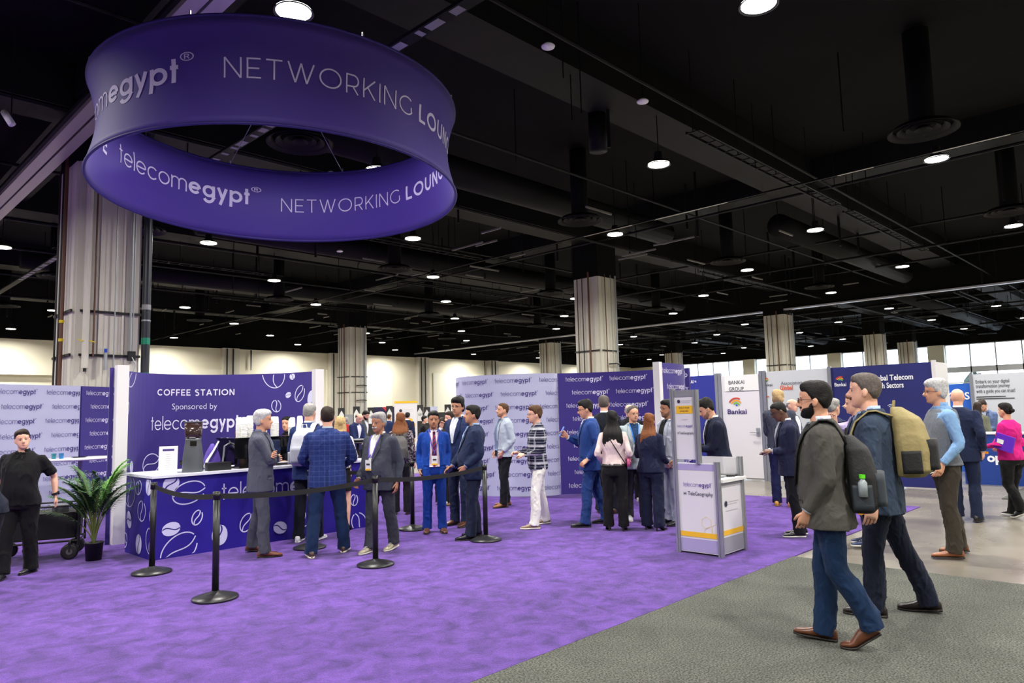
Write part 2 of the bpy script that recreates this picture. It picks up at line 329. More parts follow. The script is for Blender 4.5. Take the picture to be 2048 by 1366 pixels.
# ---------------------------------------------------------------- columns
def column(x, y, s=1.22, top=6.8, near=0):
    c = thing('column', kind='structure', label='square painted concrete column', cat=None, loc=(x, y, 0)); h = s/2
    b = MB(); k = .05
    ring = [(-h+k, -h), (h-k, -h), (h-k, -h+k), (h, -h+k), (h, h-k), (h-k, h-k), (h-k, h), (-h+k, h), (-h+k, h-k), (-h, h-k), (-h, -h+k), (-h+k, -h+k)]
    b.loft([[(px, py, z) for px, py in ring] for z in (0, top)]); b.build('shaft', M_col, c)
    MB().b2((-h, -h, top), (h, h, ZC)).build('upper_shaft', M_black, c)
    for xx, w_ in ((-h*.55, .05), (-h*.2, .09), (h*.45, .04)):
        MB().b2((xx-w_/2, -h-.02, 0), (xx+w_/2, -h, top)).build('raised_strip', M_col, c)
    for z in (3.0, 3.9):
        MB().b2((-h+.12, -h-.045, z), (h, -h-.02, z+.05)).build('strut_rail', M_strut, c)
        MB().b2((-h-.045, -h, z), (-h-.01, h, z+.05)).build('strut_rail', M_strut, c)
    for xx, r_, m_, z0 in ((-h*.42, .018, M_brown, 3.0 if near else 0), (h*.18, .014, M_cond, 0), (h*.66, .024, M_cond, 3.1 if near else 0), (h*.74, .016, M_cond, 3.1 if near else 0)):
        MB().cyl((xx, -h-.07, z0), (xx, -h-.07, top+.1), r_, n=8).build('conduit', m_, c)
    MB().cyl((-h-.09, -h*.35, 0), (-h-.09, -h*.35, top+.2), .036, n=10).build('pipe', M_brown, c)
    for yy in (h*.2, h*.6): MB().cyl((-h-.06, yy, 0), (-h-.06, yy, top), .02, n=6).build('conduit', M_strut, c)
    if near:
        MB().cyl((-h*.66, -h-.11, 2.75), (-h*.66, -h-.11, top), .065, n=12).build('white_pipe', M_col, c)
        MB().cyl((-h*.66, -h-.11, 2.68), (-h*.66, -h-.11, 2.75), .03, n=8).build('pipe_outlet', M_strut, c)
        Y = mat('yellow_valve', (215, 190, 20), .4)
        for xx in (-h*.66, -h*.42): MB().box((xx-.07, -h-.15, 3.3), (.16, .012, .02), Matrix.Rotation(.2, 3, 'Y')).build('valve_handle', Y, c)
        MB().b2((h*.6, -h-.12, 2.93), (h*.82, -h-.04, 3.13)).build('junction_box', M_strut, c)
        MB().tube([(h*.7, -h-.13, 3.0), (h*.8, -h-.16, 2.85), (h*.74, -h-.16, 2.7), (h*.55, -h-.1, 2.66)], .012, 6).build('hanging_cable', M_cond, c)
        v = MB().cyl((-.05, -h-.12, 2.72), (-.05, -h-.12, 3.08), .035, n=10).build('air_valve', M_cond, c); MB().cyl((-.05, -h-.12, 3.08), (-.05, -h-.12, 3.16), .03, n=10).build('valve_cap', mat('blue_cap', (20, 70, 190), .4), v)
        for z in (3.32, 3.7): MB().cyl((-h-.09, -h*.35, z), (-h-.09, -h*.35, z+.06), .048, n=10).build('yellow_band', Y, c)
        px, py = h+.12, -h+.02
        MB().cyl((px, py, 0), (px, py, ZC), .085, n=14).build('standpipe', mat('dark_standpipe', (44, 48, 56), .4), c)
        G = mat('green_band', (20, 140, 105), .5)
        for z in (2.55, 3.3): MB().cyl((px, py, z), (px, py, z+.14), .088, n=14).build('green_band', G, c)
        MB().cyl((px, py, 4.05), (px, py, 4.16), .09, n=14).build('pipe_coupling', mat('pipe_coupling', (160, 160, 160), .6), c)
        MB().cyl((px, py, 3.8), (px, py, 3.83), .092, n=14).build('pipe_clamp', M_cond, c)
    else:
        for z in (2.55, 3.4): MB().tube([(-.2, -h-.1, z), (h*.4, -h-.14, z+.03), (h*.8, -h-.1, z)], .03, 6).build('cable_bundle', M_strut, c)
COLS = ((4.7, 16.9), (22.4, 17.05), (23.4, 35.75), (40.1, 17.4), (58, 17.8), (40.9, 35.6), (59, 35.9), (68.1, 18.3), (5., 35.5), (40., -1.), (58, -1.))
for k, (x, y) in enumerate(COLS): column(x, y, 1.28 if k == 0 else 1.22, 7.05 if k == 0 else 6.8, near=(k == 0))
# ---------------------------------------------------------------- ceiling works
def beam(name, a, b, m, lab=None): return struct(name, MB().b2(a, b), m, lab)
for i, y in enumerate((8.7, 17., 26., 35.4, 44)): beam('trim_%d' % (i+1), (X0, y-.55, 8.2), (X1, y+.55, ZC), M_black3, 'broad dark beam under the ceiling')
for i, x in enumerate((4.5, 22.4, 58)): beam('trim_%d' % (i+6), (x-.5, Y0, 8.45), (x+.5, Y1, ZC), M_black3, 'broad dark cross beam under the ceiling')
beam('trim_9', (39.6, Y0, 7.1), (40.6, Y1, ZC), M_black, 'black soffit dividing the hall')
o = MB().b2((39.5, Y0, 7.02), (39.75, Y1, 7.1)).build('trim_10', mat('bright_rail', (205, 205, 220), .25, .3)); o['kind'] = 'structure'; o['label'] = 'pale rail along the bottom of the soffit'
tk = thing('ceiling_track', 'double grey partition track on the ceiling left of the round sign', 'track', (3.55, 20, 6.95))
M_trk = mat('track_aluminium', (158, 152, 142), .4, .35)
for dx in (-.12, .12): MB().b2((dx-.1, -30, -.03), (dx+.1, 22, .05)).build('rail', M_trk, tk)
MB().b2((-.28, -30, .05), (.28, 22, .12)).build('housing', M_black2, tk)
tk = thing('cable_tray', 'black cable tray with pale labels above the round sign', 'tray', (6.05, 12, 7.0))
MB().b2((-.1, -22, 0), (.1, 38, .05)).build('rail', M_black3, tk)
lp = [MB().b2((-.07, 0, -.006), (.07, w_, 0)).build('label_plate', mat('pale_label', (130, 130, 132), .6), tk, loc=(0, -10+i*.42, 0)) for i, w_ in enumerate((.1, .2, .3))]
for i in range(3, 70): o = random.choice(lp).copy(); COL.objects.link(o); o.parent = tk; o.location = (0, -10+i*.42, 0)
tk = thing('lighting_track', 'dark lighting track with short bare metal sections high on the right', 'track', (17.15, 12, 7.0))
MB().b2((-.03, -22, 0), (.03, 38, .04)).build('rail', M_black3, tk)
for a_, b_ in ((-9.6, -8.2), (-7, -6.2), (-3.4, -1.2), (-.4, 1.4)): MB().b2((-.032, a_, -.004), (.032, b_, .0)).build('bare_section', M_trk, tk)
pr = [('pipe_along', y, z, r_) for y, z, r_ in ((6.8, 7.5, .03), (11., 7.6, .03), (14.6, 7.4, .05), (19.5, 7.7, .04), (24, 7.5, .05), (28.5, 7.6, .05), (33, 7.5, .05), (1.2, 7.7, .04), (38, 7.4, .06))]
for _, y, z, r_ in pr:
    o = MB().cyl((X0, y, z), (X1, y, z), r_, n=6).build('ceiling_pipe', M_black2); tag(o, 'thin black pipe running lengthwise under the ceiling', 'pipe', 'black ceiling pipes')
for x, z, r_ in ((19.6, 7.5, .04), (26.6, 7.6, .04), (29., 7.3, .05), (33.4, 7.6, .05), (46, 7.5, .07), (50, 7.3, .05), (54, 7.5, .05), (63, 7.4, .07), (67, 7.5, .05)):
    o = MB().cyl((x, Y0, z), (x, Y1, z), r_, n=6).build('cross_pipe', M_black2); tag(o, 'thin black pipe running crosswise under the ceiling', 'pipe', 'black ceiling cross pipes')
for k, (a, b, r_) in enumerate((((8, 13.5, 7.9), (22, 13.5, 7.9), .4), ((24, 10.2, 7.9), (38.5, 10.2, 7.9), .4), ((9, 22.5, 7.9), (38, 22.5, 7.9), .4), ((42, 12, 7.8), (70, 12, 7.8), .45), ((42, 26, 7.8), (70, 26, 7.8), .45), ((6, 31, 7.8), (38, 31, 7.8), .4))):
    o = MB().cyl(a, b, r_, n=14).build('air_duct', M_black3, smooth=True); tag(o, ('fat dark air duct right of the round sign, running to the near column', 'fat dark air duct ending at the soffit above the second column', 'long fat air duct beyond the first row of columns', 'fat duct beyond the soffit, right of the nearest right column', 'fat duct deep beyond the soffit near the windows', 'far fat duct above the lounge signs')[k], 'duct', 'round ceiling ducts')
def mini_rack(x, y):
    a = thing('cable_rack', 'black ceiling rack of cables hung on rods', 'rack', (x, y, 7.35), 0, 'hanging cable racks')
    for dy in (-.15, .15): MB().b2((-4, dy-.02, 0), (4, dy+.02, .06)).build('rail', M_black2, a)
    g = MB()
    for i in range(21): g.b2((-4+i*.4-.012, -.15, .0), (-4+i*.4+.012, .15, .02))
    g.build('rung', M_black3, a)['kind'] = 'stuff'
    g = MB()
    for i in range(5): g.cyl((-4+i*2, 0, 0), (-4+i*2, 0, 1.8), .012, n=5)
    g.build('hanger_rod', M_black2, a)['kind'] = 'stuff'
for x, y in ((17, 7.2), (26, 7.2), (31, 14.8), (14, 19), (22, 24.5), (10, 26.5), (30, 26), (18, 33), (47, 9), (56, 14), (64, 9), (50, 22), (62, 28)): mini_rack(x, y)
g = MB()
for i in range(420):
    x = random.uniform(6, 70); y = random.uniform(-2, 48); z = random.uniform(7.0, 7.7); g.cyl((x, y, z), (x, y, ZC), .015 if i % 3 else .045, n=4)
tag(g.build('hanger_rods', M_black2), 'black threaded hanger rods dropping from the ceiling', 'rods', kind='stuff')
g = MB()
for i in range(110):
    x = random.uniform(9, 38) if i < 75 else random.uniform(42, 70); y = random.uniform(9, 46); z = random.uniform(7.0, 7.5); l_ = random.uniform(.5, 1.6)
    if i % 2: g.b2((x, y, z), (x+l_, y+.04, z+.05))
    else: g.b2((x, y, z), (x+.04, y+l_, z+.05))
tag(g.build('conduit_bits', mat('pale_conduit', (120, 118, 112), .5, .2)), 'short pale conduit and strut pieces under the ceiling', 'conduit', kind='stuff')
# round diffusers
def pxof(p):
    d = np.asarray(p, float)-CAMP; z = d@FB; return (1024+F*(d@RB)/z, 683-F*(d@UB)/z) if z > 0 else (-999, -999)
DL = {}
LL = {}
def diffuser():
    t = thing('air_diffuser', 'round black ceiling air diffuser with concentric rings on a duct drop', 'diffuser', group='round ceiling diffusers')
    MB().cyl((0, 0, .12), (0, 0, 2.1), .24, n=16).build('duct_drop', M_black, t, True)
    for r0, r1, z in ((.64, .52, 0), (.47, .36, .03), (.31, .21, .05), (.16, .02, .03)):
        a = np.linspace(0, 2*math.pi, 32, endpoint=False); c, s_ = np.cos(a), np.sin(a)
        MB().loft([np.stack([r*c, r*s_, np.full(32, zz)], 1) for r, zz in ((r0, z), (r0, z+.03), (r1, z+.12), (r1, z+.09))], close=True, caps=False).build('cone_ring', M_black3, t, True)
    return t
d0 = diffuser(); first = True
for i in range(8):
    for j in range(5):
        x, y = 6.9+8.75*i, 3.6+8.75*j
        if abs(x-40) < 2: continue
        if first: q_ = d0; d0.location = (x, y, 7.0); first = False
        else: q_ = copy_tree(d0, location=(x, y, 7.0))
        DL[q_.name] = (q_, pxof((x, y, 7.0)), math.hypot(x, y))
# high-bay lights on a quincunx
M_lens = mat('lamp_lens', (255, 252, 244), .4, emit=14)
def lampthing():
    t = thing('high_bay_light', 'round white high bay lamp hanging from the black ceiling', 'ceiling light', group='high bay lamps under the ceiling')
    MB().lathe([(.03, .32), (.09, .3), (.11, .14), (.22, .06), (.265, 0), (.255, 0), (.19, .04), (.02, .06)], 20).build('housing', mat('lamp_housing', (60, 60, 62), .4, .4), t, True)
    MB().lathe([(.01, .012), (.23, .012), (.245, .03), (.01, .035)], 20).build('lens', M_lens, t, True)
    MB().cyl((0, 0, .3), (0, 0, 2.1), .012, n=5).build('chain', M_black2, t)
    return t
L0 = lampthing()
ld = bpy.data.lights.new('lamp_light', 'AREA'); ld.shape = 'DISK'; ld.size = .46; ld.energy = LAMP_W; ld.color = (1, .965, .90); ld.spread = R(160)
first = True; lamps = []
for i in range(-4, 15):
    for j in range(-3, 11):
        if (i+j) % 2: continue
        x, y = 9+4.45*i, 3.9+4.43*j
        if x > X1-2 or y > Y1-2 or abs(x-39.9) < 1.2 or any(math.hypot(x-cx, y-cy) < 1.7 for cx, cy in COLS): continue
        if first: t = L0; t.location = (x, y, 7.05); first = False
        else: t = copy_tree(L0, location=(x, y, 7.05))
        LL[t.name] = (t, pxof((x, y, 7.05)), math.hypot(x, y))
        lo = bpy.data.objects.new('lamp_light', ld); COL.objects.link(lo); lo.parent = t; lo.location = (0, 0, -.01)
for x, y, z in ((8.1, 6.9, 7.3), (10.7, 6.9, 7.2), (8.6, 14, 7.2), (13., 20.6, 7.2)):
    t = thing('ceiling_sensor', 'small white disc sensor hanging below the black ceiling', 'sensor', (x, y, z), group='white ceiling sensors')
    MB().lathe([(.1, 0), (.11, .02), (.06, .06), (.02, .08)], 16).build('disc', M_white, t, True); MB().cyl((0, 0, .06), (0, 0, 1.9), .012, n=5).build('stem', M_black2, t)
for x, y in ((12.4, 9.2),):
    t = thing('ceiling_speaker', 'black cylindrical loudspeaker hanging from the ceiling', 'speaker', (x, y, 7.35)); MB().cyl((0, 0, 0), (0, 0, .9), .2, n=18).build('cabinet', M_black2, t, True); MB().cyl((0, 0, .9), (0, 0, 1.9), .02, n=5).build('rod', M_black2, t)
p = at(25, 235, 6.6)
t = thing('wall_camera', 'small pale tube camera under the ceiling at the top left', 'camera', p); MB().cyl((.0, 0, -.12), (-.1, .1, .1), .055, n=12).build('housing', M_offw, t, True); MB().cyl((0, .1, .1), (0, .1, 1.6), .012, n=5).build('rod', M_black2, t)

def namethem(D, what, lst):
    for (qx, qy), txt in lst:
        b = min(D.values(), key=lambda v: math.hypot(v[1][0]-qx, v[1][1]-qy)); b[0]['label'] = what+' '+txt
namethem(DL, 'round black ceiling air diffuser', [((1830, 242), 'at the upper right, the largest one in view'), ((1143, 437), 'above the near column right of centre'), ((650, 292), 'seen through the round purple sign'), ((335, 470), 'just right of the near left column'), ((785, 538), 'below the bottom edge of the round sign'), ((2000, 412), 'cut by the right edge of the photo'), ((1430, 523), 'between two high bay lamps right of the near column')])
namethem(LL, 'glowing high bay lamp', [((1319, 328), 'hanging largest at centre right'), ((1233, 471), 'right above the near column'), ((1884, 317), 'beneath the largest air diffuser'), ((1627, 462), 'between the near column and right edge'), ((2025, 451), 'cut by the right edge'), ((1521, 0), 'cut by the top edge at right'), ((645, 0), 'cut by the top edge above the round sign'), ((825, 484), 'just under the round sign bottom right'), ((404, 485), 'just under the round sign bottom left'), ((873, 558), 'below and right of the round sign'), ((567, 567), 'under the middle of the round sign'), ((651, 613), 'above the far slim column'), ((1787, 534), 'right of the middle row above the pale rail'), ((1464, 542), 'right of the near column top'), ((390, 622), 'above the coffee station wall'), ((61, 661), 'at the far left above the cream wall')])
# ================================================================ fabric booths and signs
M_pur = mat('purple_fabric', (50, 34, 122), .7, sheen=.1, var=.06, vscale=1.5, bump=.12, bscale=4)
M_lil = mat('lilac_fabric', (182, 184, 212), .7, sheen=.1, var=.04, vscale=1.5, bump=.12, bscale=4)
M_pt = mat('print_pale', (226, 222, 246), .6)
M_pd = mat('print_dark', (58, 40, 120), .6)
M_blue = mat('counter_print', (36, 22, 140), .45, bump=.05, bscale=4)
M_bt = mat('bean_print', (214, 214, 246), .5)
M_alu = mat('aluminium_profile', (168, 172, 176), .35, .7)
def uvof(surf, px, py):
    """where a pixel's ray meets a vertical sheet: arc length and height"""
    d = pray(px, py); us = np.linspace(0, surf.L, 2000); P = surf(us, us*0, 0)[:, :2]
    c = P[:, 0]*d[1]-P[:, 1]*d[0]; ok = (P@d[:2]) > 0
    i = int(np.argmin(np.where(ok, np.abs(c), 1e9))); t = (P[i]@d[:2])/(d[:2]@d[:2]); return us[i], HC+d[2]*t
def logos(surf, par, m, rows, u0, u1, du, z0, dz, h, wd=None, off=.006, name='printed_logo'):
    mb = MB(); W_ = word(TE)
    for r in range(rows):
        u = u0+(du*.42 if r % 2 else 0)*.25
        while u < u1:
            if u+ h*W_[2]*.0 < u1:
                V, Fc, wd_ = W_; uu = u+V[:, 0]*h; P = surf(np.clip(uu, 0.0, surf.L), z0+r*dz+V[:, 1]*h, off)
                good = (uu >= 0) & (uu <= surf.L)
                mb.add(P, [f for f in Fc if all(good[i] for i in f)])
            u += du
    return mb.build(name, m, par)
def bean(mb, surf, px, py, a, b, rot, filled, w=.012, mir=1):
    u0, v0 = px, py; c, s = math.cos(R(rot)), math.sin(R(rot))
    def T(x, y): x = x*mir; return u0+x*c-y*s, v0+x*s+y*c
    ys = np.linspace(-b, b, 17); xs = .28*a*np.sin(ys/b*math.pi*.9)
    if filled:
        e = a*np.sqrt(np.clip(1-(ys/b)**2, 0, 1)); g = a*.09
        for l, r_ in ((-e, np.maximum(xs-g, -e)), (np.minimum(xs+g, e), e)):
            x1, y1 = T(l, ys); x2, y2 = T(r_, ys); P = np.concatenate([surf(x1, y1, .005), surf(x2, y2, .005)])
            mb.add(P, [(i, 17+i, 18+i, i+1) for i in range(16)])
    else:
        for pts in (_arc(0, 0, a, 95, 415, 34, b), np.stack([xs*.9, ys], 1)):
            v, f = ribbon(pts, w); x, y = T(v[:, 0], v[:, 1]); mb.add(surf(x, y, .005), f)
def clipz(surf, lo, hi):
    def f(u, v, off): return surf(np.clip(u, .02, surf.L-.02), np.clip(v, lo, hi), off)
    f.L = surf.L; return f
# ---- round hanging sign
RC, RR_, ZB, ZT = (5.22, 9.83), 2.62, 5.02, 6.34
def ring_pt(a, z, off=0., rad=RR_):
    k = (z-ZB)/(ZT-ZB); waist = -.13*np.sin(np.clip(k, 0, 1)*math.pi); r = rad+waist+off; zz = z-.06*np.cos(a-R(52))
    return np.stack([RC[0]+r*np.cos(a), RC[1]+r*np.sin(a), zz], -1)
def rel(mb, loc): mb.v = [v-np.array(loc) for v in mb.v]; return mb
rs = thing('hanging_ring_sign', 'huge round purple fabric sign reading NETWORKING LOUNGE hanging from the ceiling', 'sign', (0, 0, 0))
rs.location = (RC[0], RC[1], ZB)
def rel(mb, loc): mb.v = [v-np.array(loc) for v in mb.v]; return mb
mb = MB(); a = np.linspace(0, 2*math.pi, 129)[:-1]
zs = np.linspace(ZB, ZT, 13)
mb.loft([ring_pt(a, np.full(128, z), .012) for z in zs]+[ring_pt(a, np.full(128, z), -.012) for z in zs[::-1]], caps=False, close=True)
M_ring = mat('ring_fabric', (62, 42, 136), .65, sheen=.1, bump=.05, bscale=3)
rel(mb, rs.location).build('fabric', M_ring, rs, True)
for z in (ZB, ZT):
    mb = MB(); mb.loft([ring_pt(a, np.full(128, z+.022*math.sin(t)), .022*math.cos(t)) for t in np.linspace(0, 2*math.pi, 9)[:-1]], caps=False, close=True)
    rel(mb, rs.location).build('rim_tube', mat('ring_rim', (40, 26, 110), .6), rs, True)
mo = MB(); mi = MB()
def so(u, v, off): return ring_pt(u/RR_, v, off)          # outside: left to right = anticlockwise
def si(u, v, off): return ring_pt(-u/RR_, v, -off)        # inside: clockwise
M_rp = mat('ring_print', (206, 200, 232), .6)
def ringtext(mb, surf, runs, u0, u1, z, h, gap=.14):
    wd = word(runs, gap); mb = MB(); put(mb, wd, surf, u0, z, h, .018, width=(u1-u0)); rel(mb, rs.location).build('printed_word', M_rp, rs)
TEr = [('telecom', .11), ('egypt', .23)]
wt = word(TEr)[2]
for sgn, surf, mb, a_t, a_n, a_l, dz in ((1, so, mo, (-216, -146.6), (-133.8, -76.8), (-73.3, -38), .0), (1, si, mi, (-136.4, -75.8), (-63.1, -7.8), (-4.3, 34), .0)):
    for shift in (0, 180):
        k = RR_*math.pi/180
        f = lambda d: (d+shift)*k
        ringtext(mb, surf, TEr, f(a_t[0]), f(a_t[1]), 5.60 if surf is so else 5.60, .215)
        ringtext(mb, surf, [('®', .03)], f(a_t[1])+.02, f(a_t[1])+.2, 5.55 if surf is so else 5.55, .27)
        ringtext(mb, surf, [('NETWORKING', .075)], f(a_n[0]), f(a_n[1]), 5.62 if surf is so else 5.53, .25, .22)
        ringtext(mb, surf, [('LOUNGE', .17)], f(a_l[0]), f(a_l[1]), 5.62 if surf is so else 5.53, .25, .2)
hub = np.array([RC[0], RC[1], 7.15])
for ad in (-142, -97, -52, -7, 38, 83, 128, 173):
    p = ring_pt(np.array(R(ad)), np.array(ZT), 0); rel(MB().cyl(p, hub, .006, n=5), rs.location).build('wire', M_cond, rs)
    rel(MB().tube([p+[0, 0, .0], p+[0, 0, .07]], .012, 6), rs.location).build('shackle', M_cond, rs)
rel(MB().cyl(hub, hub+[0, 0, 2.], .012, n=6), rs.location).build('hoist_cable', M_cond, rs)
rel(MB().box(hub+[0, 0, .05], (.2, .12, .16)), rs.location).build('hoist_hook', M_cond, rs)
# ---- coffee station wall
def booth(name, label, cat, pts, z1, m, th=.06, top=None, z0=.012):
    s = curve_surf(pts); t = thing(name, label, cat, (s.P[0][0], s.P[0][1], 0)); sh = sheet(s, z0, z1, th, 48, top)
    rel(sh, t.location).build('fabric_panel', m, t, True)
    for p in t.children: p.data.shade_flat() if hasattr(p.data, 'shade_flat') else None
    return s, t
def pbuild(mb, t, name, m, smooth=False): return rel(mb, t.location).build(name, m, t, smooth)
cw, cwt = booth('coffee_station_wall', 'curved purple fabric wall reading COFFEE STATION with white end posts', 'display wall', [(3.36, 10.75), (3.62, 11.45), (4.15, 11.9), (4.72, 12.0), (5.25, 11.75), (5.85, 11.25), (6.12, 10.45)], 2.4, M_pur)
mb = MB()
u0, v0 = uvof(cw, 314, 791); u1, _ = uvof(cw, 469, 789); hh = 14/F*10.6
put(mb, word([('COFFEE', .17), (' ', 0), ('STATION', .17)], .2), cw, u0, v0, .102, .008, width=u1-u0)
u0, v0 = uvof(cw, 343, 819); u1, _ = uvof(cw, 434, 817); put(mb, bfont('Sponsored by', -.012), cw, u0, v0, .1, .008, width=u1-u0)
u0, v0 = uvof(cw, 301, 861); u1, v1 = uvof(cw, 478, 856); put(mb, word(TEr), cw, u0, v0, .155, .008, width=u1-u0)
pbuild(mb, cwt, 'wall_lettering', M_pt)
mb = MB(); cc = clipz(cw, .03, 2.38)
for px, py, a_, b_, rt, fl in ((262, 748, .16, .2, -20, 0), (255, 816, .05, .11, -8, 0), (262, 935, .05, .1, 0, 1), (301, 928, .15, .17, -60, 0), (548, 748, .2, .24, 20, 0), (585, 753, .055, .055, 50, 1), (600, 787, .09, .14, -25, 0), (577, 790, .045, .06, -60, 1), (553, 812, .085, .1, 15, 0), (626, 800, .12, .17, 0, 1)):
    u, v = uvof(cw, px, py); mb = MB(); bean(mb, cc, u, v, a_, b_, rt, fl, .014); pbuild(mb, cwt, 'bean_print', M_bt)
for q, w_ in (((3.30, 10.72), .0), ((6.17, 10.44), 0)):
    dx = .075
    pbuild(MB().b2((q[0]-dx, q[1]-.06, .012), (q[0]+dx, q[1]+.06, 2.43)), cwt, 'end_post', M_offw)
bk = curve_surf([(3.22, 10.78), (3.31, 11.1), (3.42, 11.45)]); pbuild(sheet(bk, .012, 2.4, .05), cwt, 'back_fabric', M_pur)
# ---- left backdrops
def te_wall(name, label, pts, z1, m, mp, u0, du, rows=9, h=.062, **k):
    s, t = booth(name, label, 'display wall', pts, z1, m, **k)
    W_ = word(TE)
    for r in range(rows):
        u = u0+(.12 if r % 2 else 0)
        while u < s.L:
            V, Fc, wd_ = W_; uu = u+V[:, 0]*h; good = (uu > .01) & (uu < s.L-.01); P = s(np.clip(uu, 0, s.L), z1-.17-r*.262+V[:, 1]*h*1.05, .007)
            ff = [f for f in Fc if all(good[i] for i in f)]; u += du
            if ff: pbuild(MB().add(P, ff), t, 'logo_print', mp)
    return s, t
te_wall('left_lilac_backdrop', 'lilac fabric backdrop with repeated logo behind the woman in black', [(.2, 14.4), (1.6, 14.55), (2.7, 14.95), (4.05, 15.5)], 2.36, M_lil, M_pd, -.3, .92)
te_wall('left_purple_backdrop', 'purple fabric backdrop with repeated logo left of the coffee station', [(4.08, 15.5), (4.6, 15.83), (5.1, 16.0), (5.8, 16.1)], 2.36, M_pur, M_pt, .1, .92)
# ---- right backdrops
te_wall('lilac_backdrop', 'curved lilac fabric backdrop with repeated logo behind the plaid shirt man', [(10.1, 11.5), (9.86, 10.7), (10.0, 9.95), (10.5, 9.42), (10.86, 9.3)], 2.4, M_lil, M_pd, -.37, .9)
te_wall('purple_backdrop', 'purple fabric backdrop with repeated logo behind the standing group', [(10.88, 9.29), (11.3, 8.85), (11.65, 8.3), (11.9, 7.6), (12.0, 7.)], 2.4, M_pur, M_pt, .15, .88)
s_, t_ = te_wall('purple_end_backdrop', 'short curved purple backdrop panel with white edge post near the kiosk', [(10.12, 6.42), (10.5, 6.42), (10.95, 6.5), (11.4, 6.75)], 2.4, M_pur, M_pt, .05, .9)
pbuild(MB().b2((10.02, 6.38, .012), (10.11, 6.5, 2.41)), t_, 'end_post', M_offw)
# ---- coffee counter
ct = thing('coffee_counter', 'long blue coffee counter printed with white beans and a white top', 'counter', (3.17, 9.08, 0))
CZ = 1.0
pbuild(MB().b2((3.17, 9.08, .013), (6.3, 10.0, CZ-.03)), ct, 'cabinet', M_blue)
pbuild(MB().b2((3.14, 9.03, CZ-.03), (6.34, 10.04, CZ)), ct, 'worktop', mat('white_top', (226, 228, 240), .3))
fs = flat((3.17, 9.08, 0), (1, 0, 0)); fs.L = 3.13
ls = flat((3.17, 10.0, 0), (0, -1, 0)); ls.L = .92
def fuv(px, py): q = ony(px, py, 9.08); return q[0]-3.17, q[2]
def luv(px, py): q = onx(px, py, 3.17); return 10.-q[1], q[2]
def clip2(surf, u0, u1, v0, v1): return lambda u, v, off: surf(np.clip(u, u0, u1), np.clip(v, v0, v1), off)
mb = MB(); cf = clip2(fs, .02, 3.11, .03, .95); cl = clip2(ls, .01, .91, .03, .95)
for px, py, a_, b_, rt, fl in ((342, 968, .09, .11, -35, 1), (378, 985, .13, .2, -75, 0), (342, 1058, .08, .11, -80, 1), (394, 1035, .06, .09, -20, 0), (358, 1100, .17, .24, -50, 0), (493, 1045, .08, .12, -25, 0), (560, 1055, .08, .1, 75, 1), (439, 1070, .1, .13, 0, 1), (608, 1038, .08, .1, 0, 0), (718, 1045, .12, .15, 30, 0), (680, 985, .07, .09, 0, 0), (708, 1000, .06, .08, 0, 0)):
    u, v = fuv(px, py); mb = MB(); bean(mb, cf, u, v, a_, b_, rt, fl, .014); pbuild(mb, ct, 'bean_print', M_bt)
for px, py, a_, b_, rt, fl in ((260, 981, .2, .2, 0, 0), (278, 975, .1, .08, 30, 0), (298, 973, .09, .11, 0, 1), (284, 1022, .13, .12, 0, 0), (259, 1039, .11, .08, -60, 1), (251, 1080, .09, .07, 80, 0), (278, 1088, .1, .12, 0, 1), (300, 1082, .12, .15, 10, 0), (304, 1033, .07, .1, 0, 1)):
    u, v = luv(px, py); mb = MB(); bean(mb, cl, u, v, a_, b_, rt, fl, .014); pbuild(mb, ct, 'bean_print', M_bt)
mb = MB(); u0, v0 = fuv(443, 1000); put(mb, word(TEr), fs, u0, v0, .15, .006, width=1.62)
pbuild(mb, ct, 'counter_lettering', M_bt)
# ---- things on the counter
p = (3.42, 9.2, CZ)
t = thing('menu_stand', 'white printed menu card leaning on the counter left end', 'menu', (3.38, 9.2, CZ), R(-28))
tl = Matrix.Rotation(-.12, 3, 'X'); MB().box((0, 0, .17), (.21, .006, .34), tl).build('card', M_white, t)
ms = flat((-.105, -.026, 0), (1, 0, 0)); ms2 = lambda u, v, off: np.stack([-.105+np.atleast_1d(u), .0045-.0+(np.atleast_1d(v)-.17)*.12-.004-off+0*np.atleast_1d(u), np.atleast_1d(v)+0*np.atleast_1d(u)], 1)
mb = MB(); rect(mb, ms2, .04, .28, .17, .305, .004); mb.build('heading_bar', M_pd, t)
mb = MB()
for i, wd_ in enumerate((.05, .04, .06, .05, .05, .07, .06, .05)): rect(mb, ms2, .105-wd_/2, .235-i*.025, .105+wd_/2, .238-i*.025, .004)
mb.build('print_lines', mat('grey_print', (170, 170, 175)), t)
MB().b2((-.1, .02, 0), (.1, .1, .005)).build('foot', M_white, t)
t = thing('coffee_grinder', 'tall dark grey coffee grinder with smoked bean hopper', 'grinder', (3.72, 9.3, CZ), R(-25))
M_gr = mat('grinder_grey', (88, 92, 98), .35, .3)
def rr(w, d, z, y=0, n=24, e=4.):
    a = np.linspace(0, 2*math.pi, n, endpoint=False); c, s = np.cos(a), np.sin(a)
    return np.stack([w/2*np.sign(c)*np.abs(c)**(2/e), y+d/2*np.sign(s)*np.abs(s)**(2/e), np.full(n, z)], 1)
MB().loft([rr(.245, .26, 0), rr(.25, .26, .02), rr(.235, .25, .2), rr(.2, .22, .34), rr(.185, .2, .40), rr(.19, .2, .42)]).build('body', M_gr, t, True)
MB().loft([rr(.18, .18, .42), rr(.2, .2, .45), rr(.215, .21, .62)]).build('hopper', mat('smoked_plastic', (52, 36, 34), .15, coat=.5), t, True)
MB().loft([rr(.222, .216, .62), rr(.222, .216, .635)]).build('lid', M_gr, t, True)
MB().b2((-.03, -.122, .33), (.045, -.1, .39)).build('display', mat('black_gloss', (12, 12, 14), .1), t)
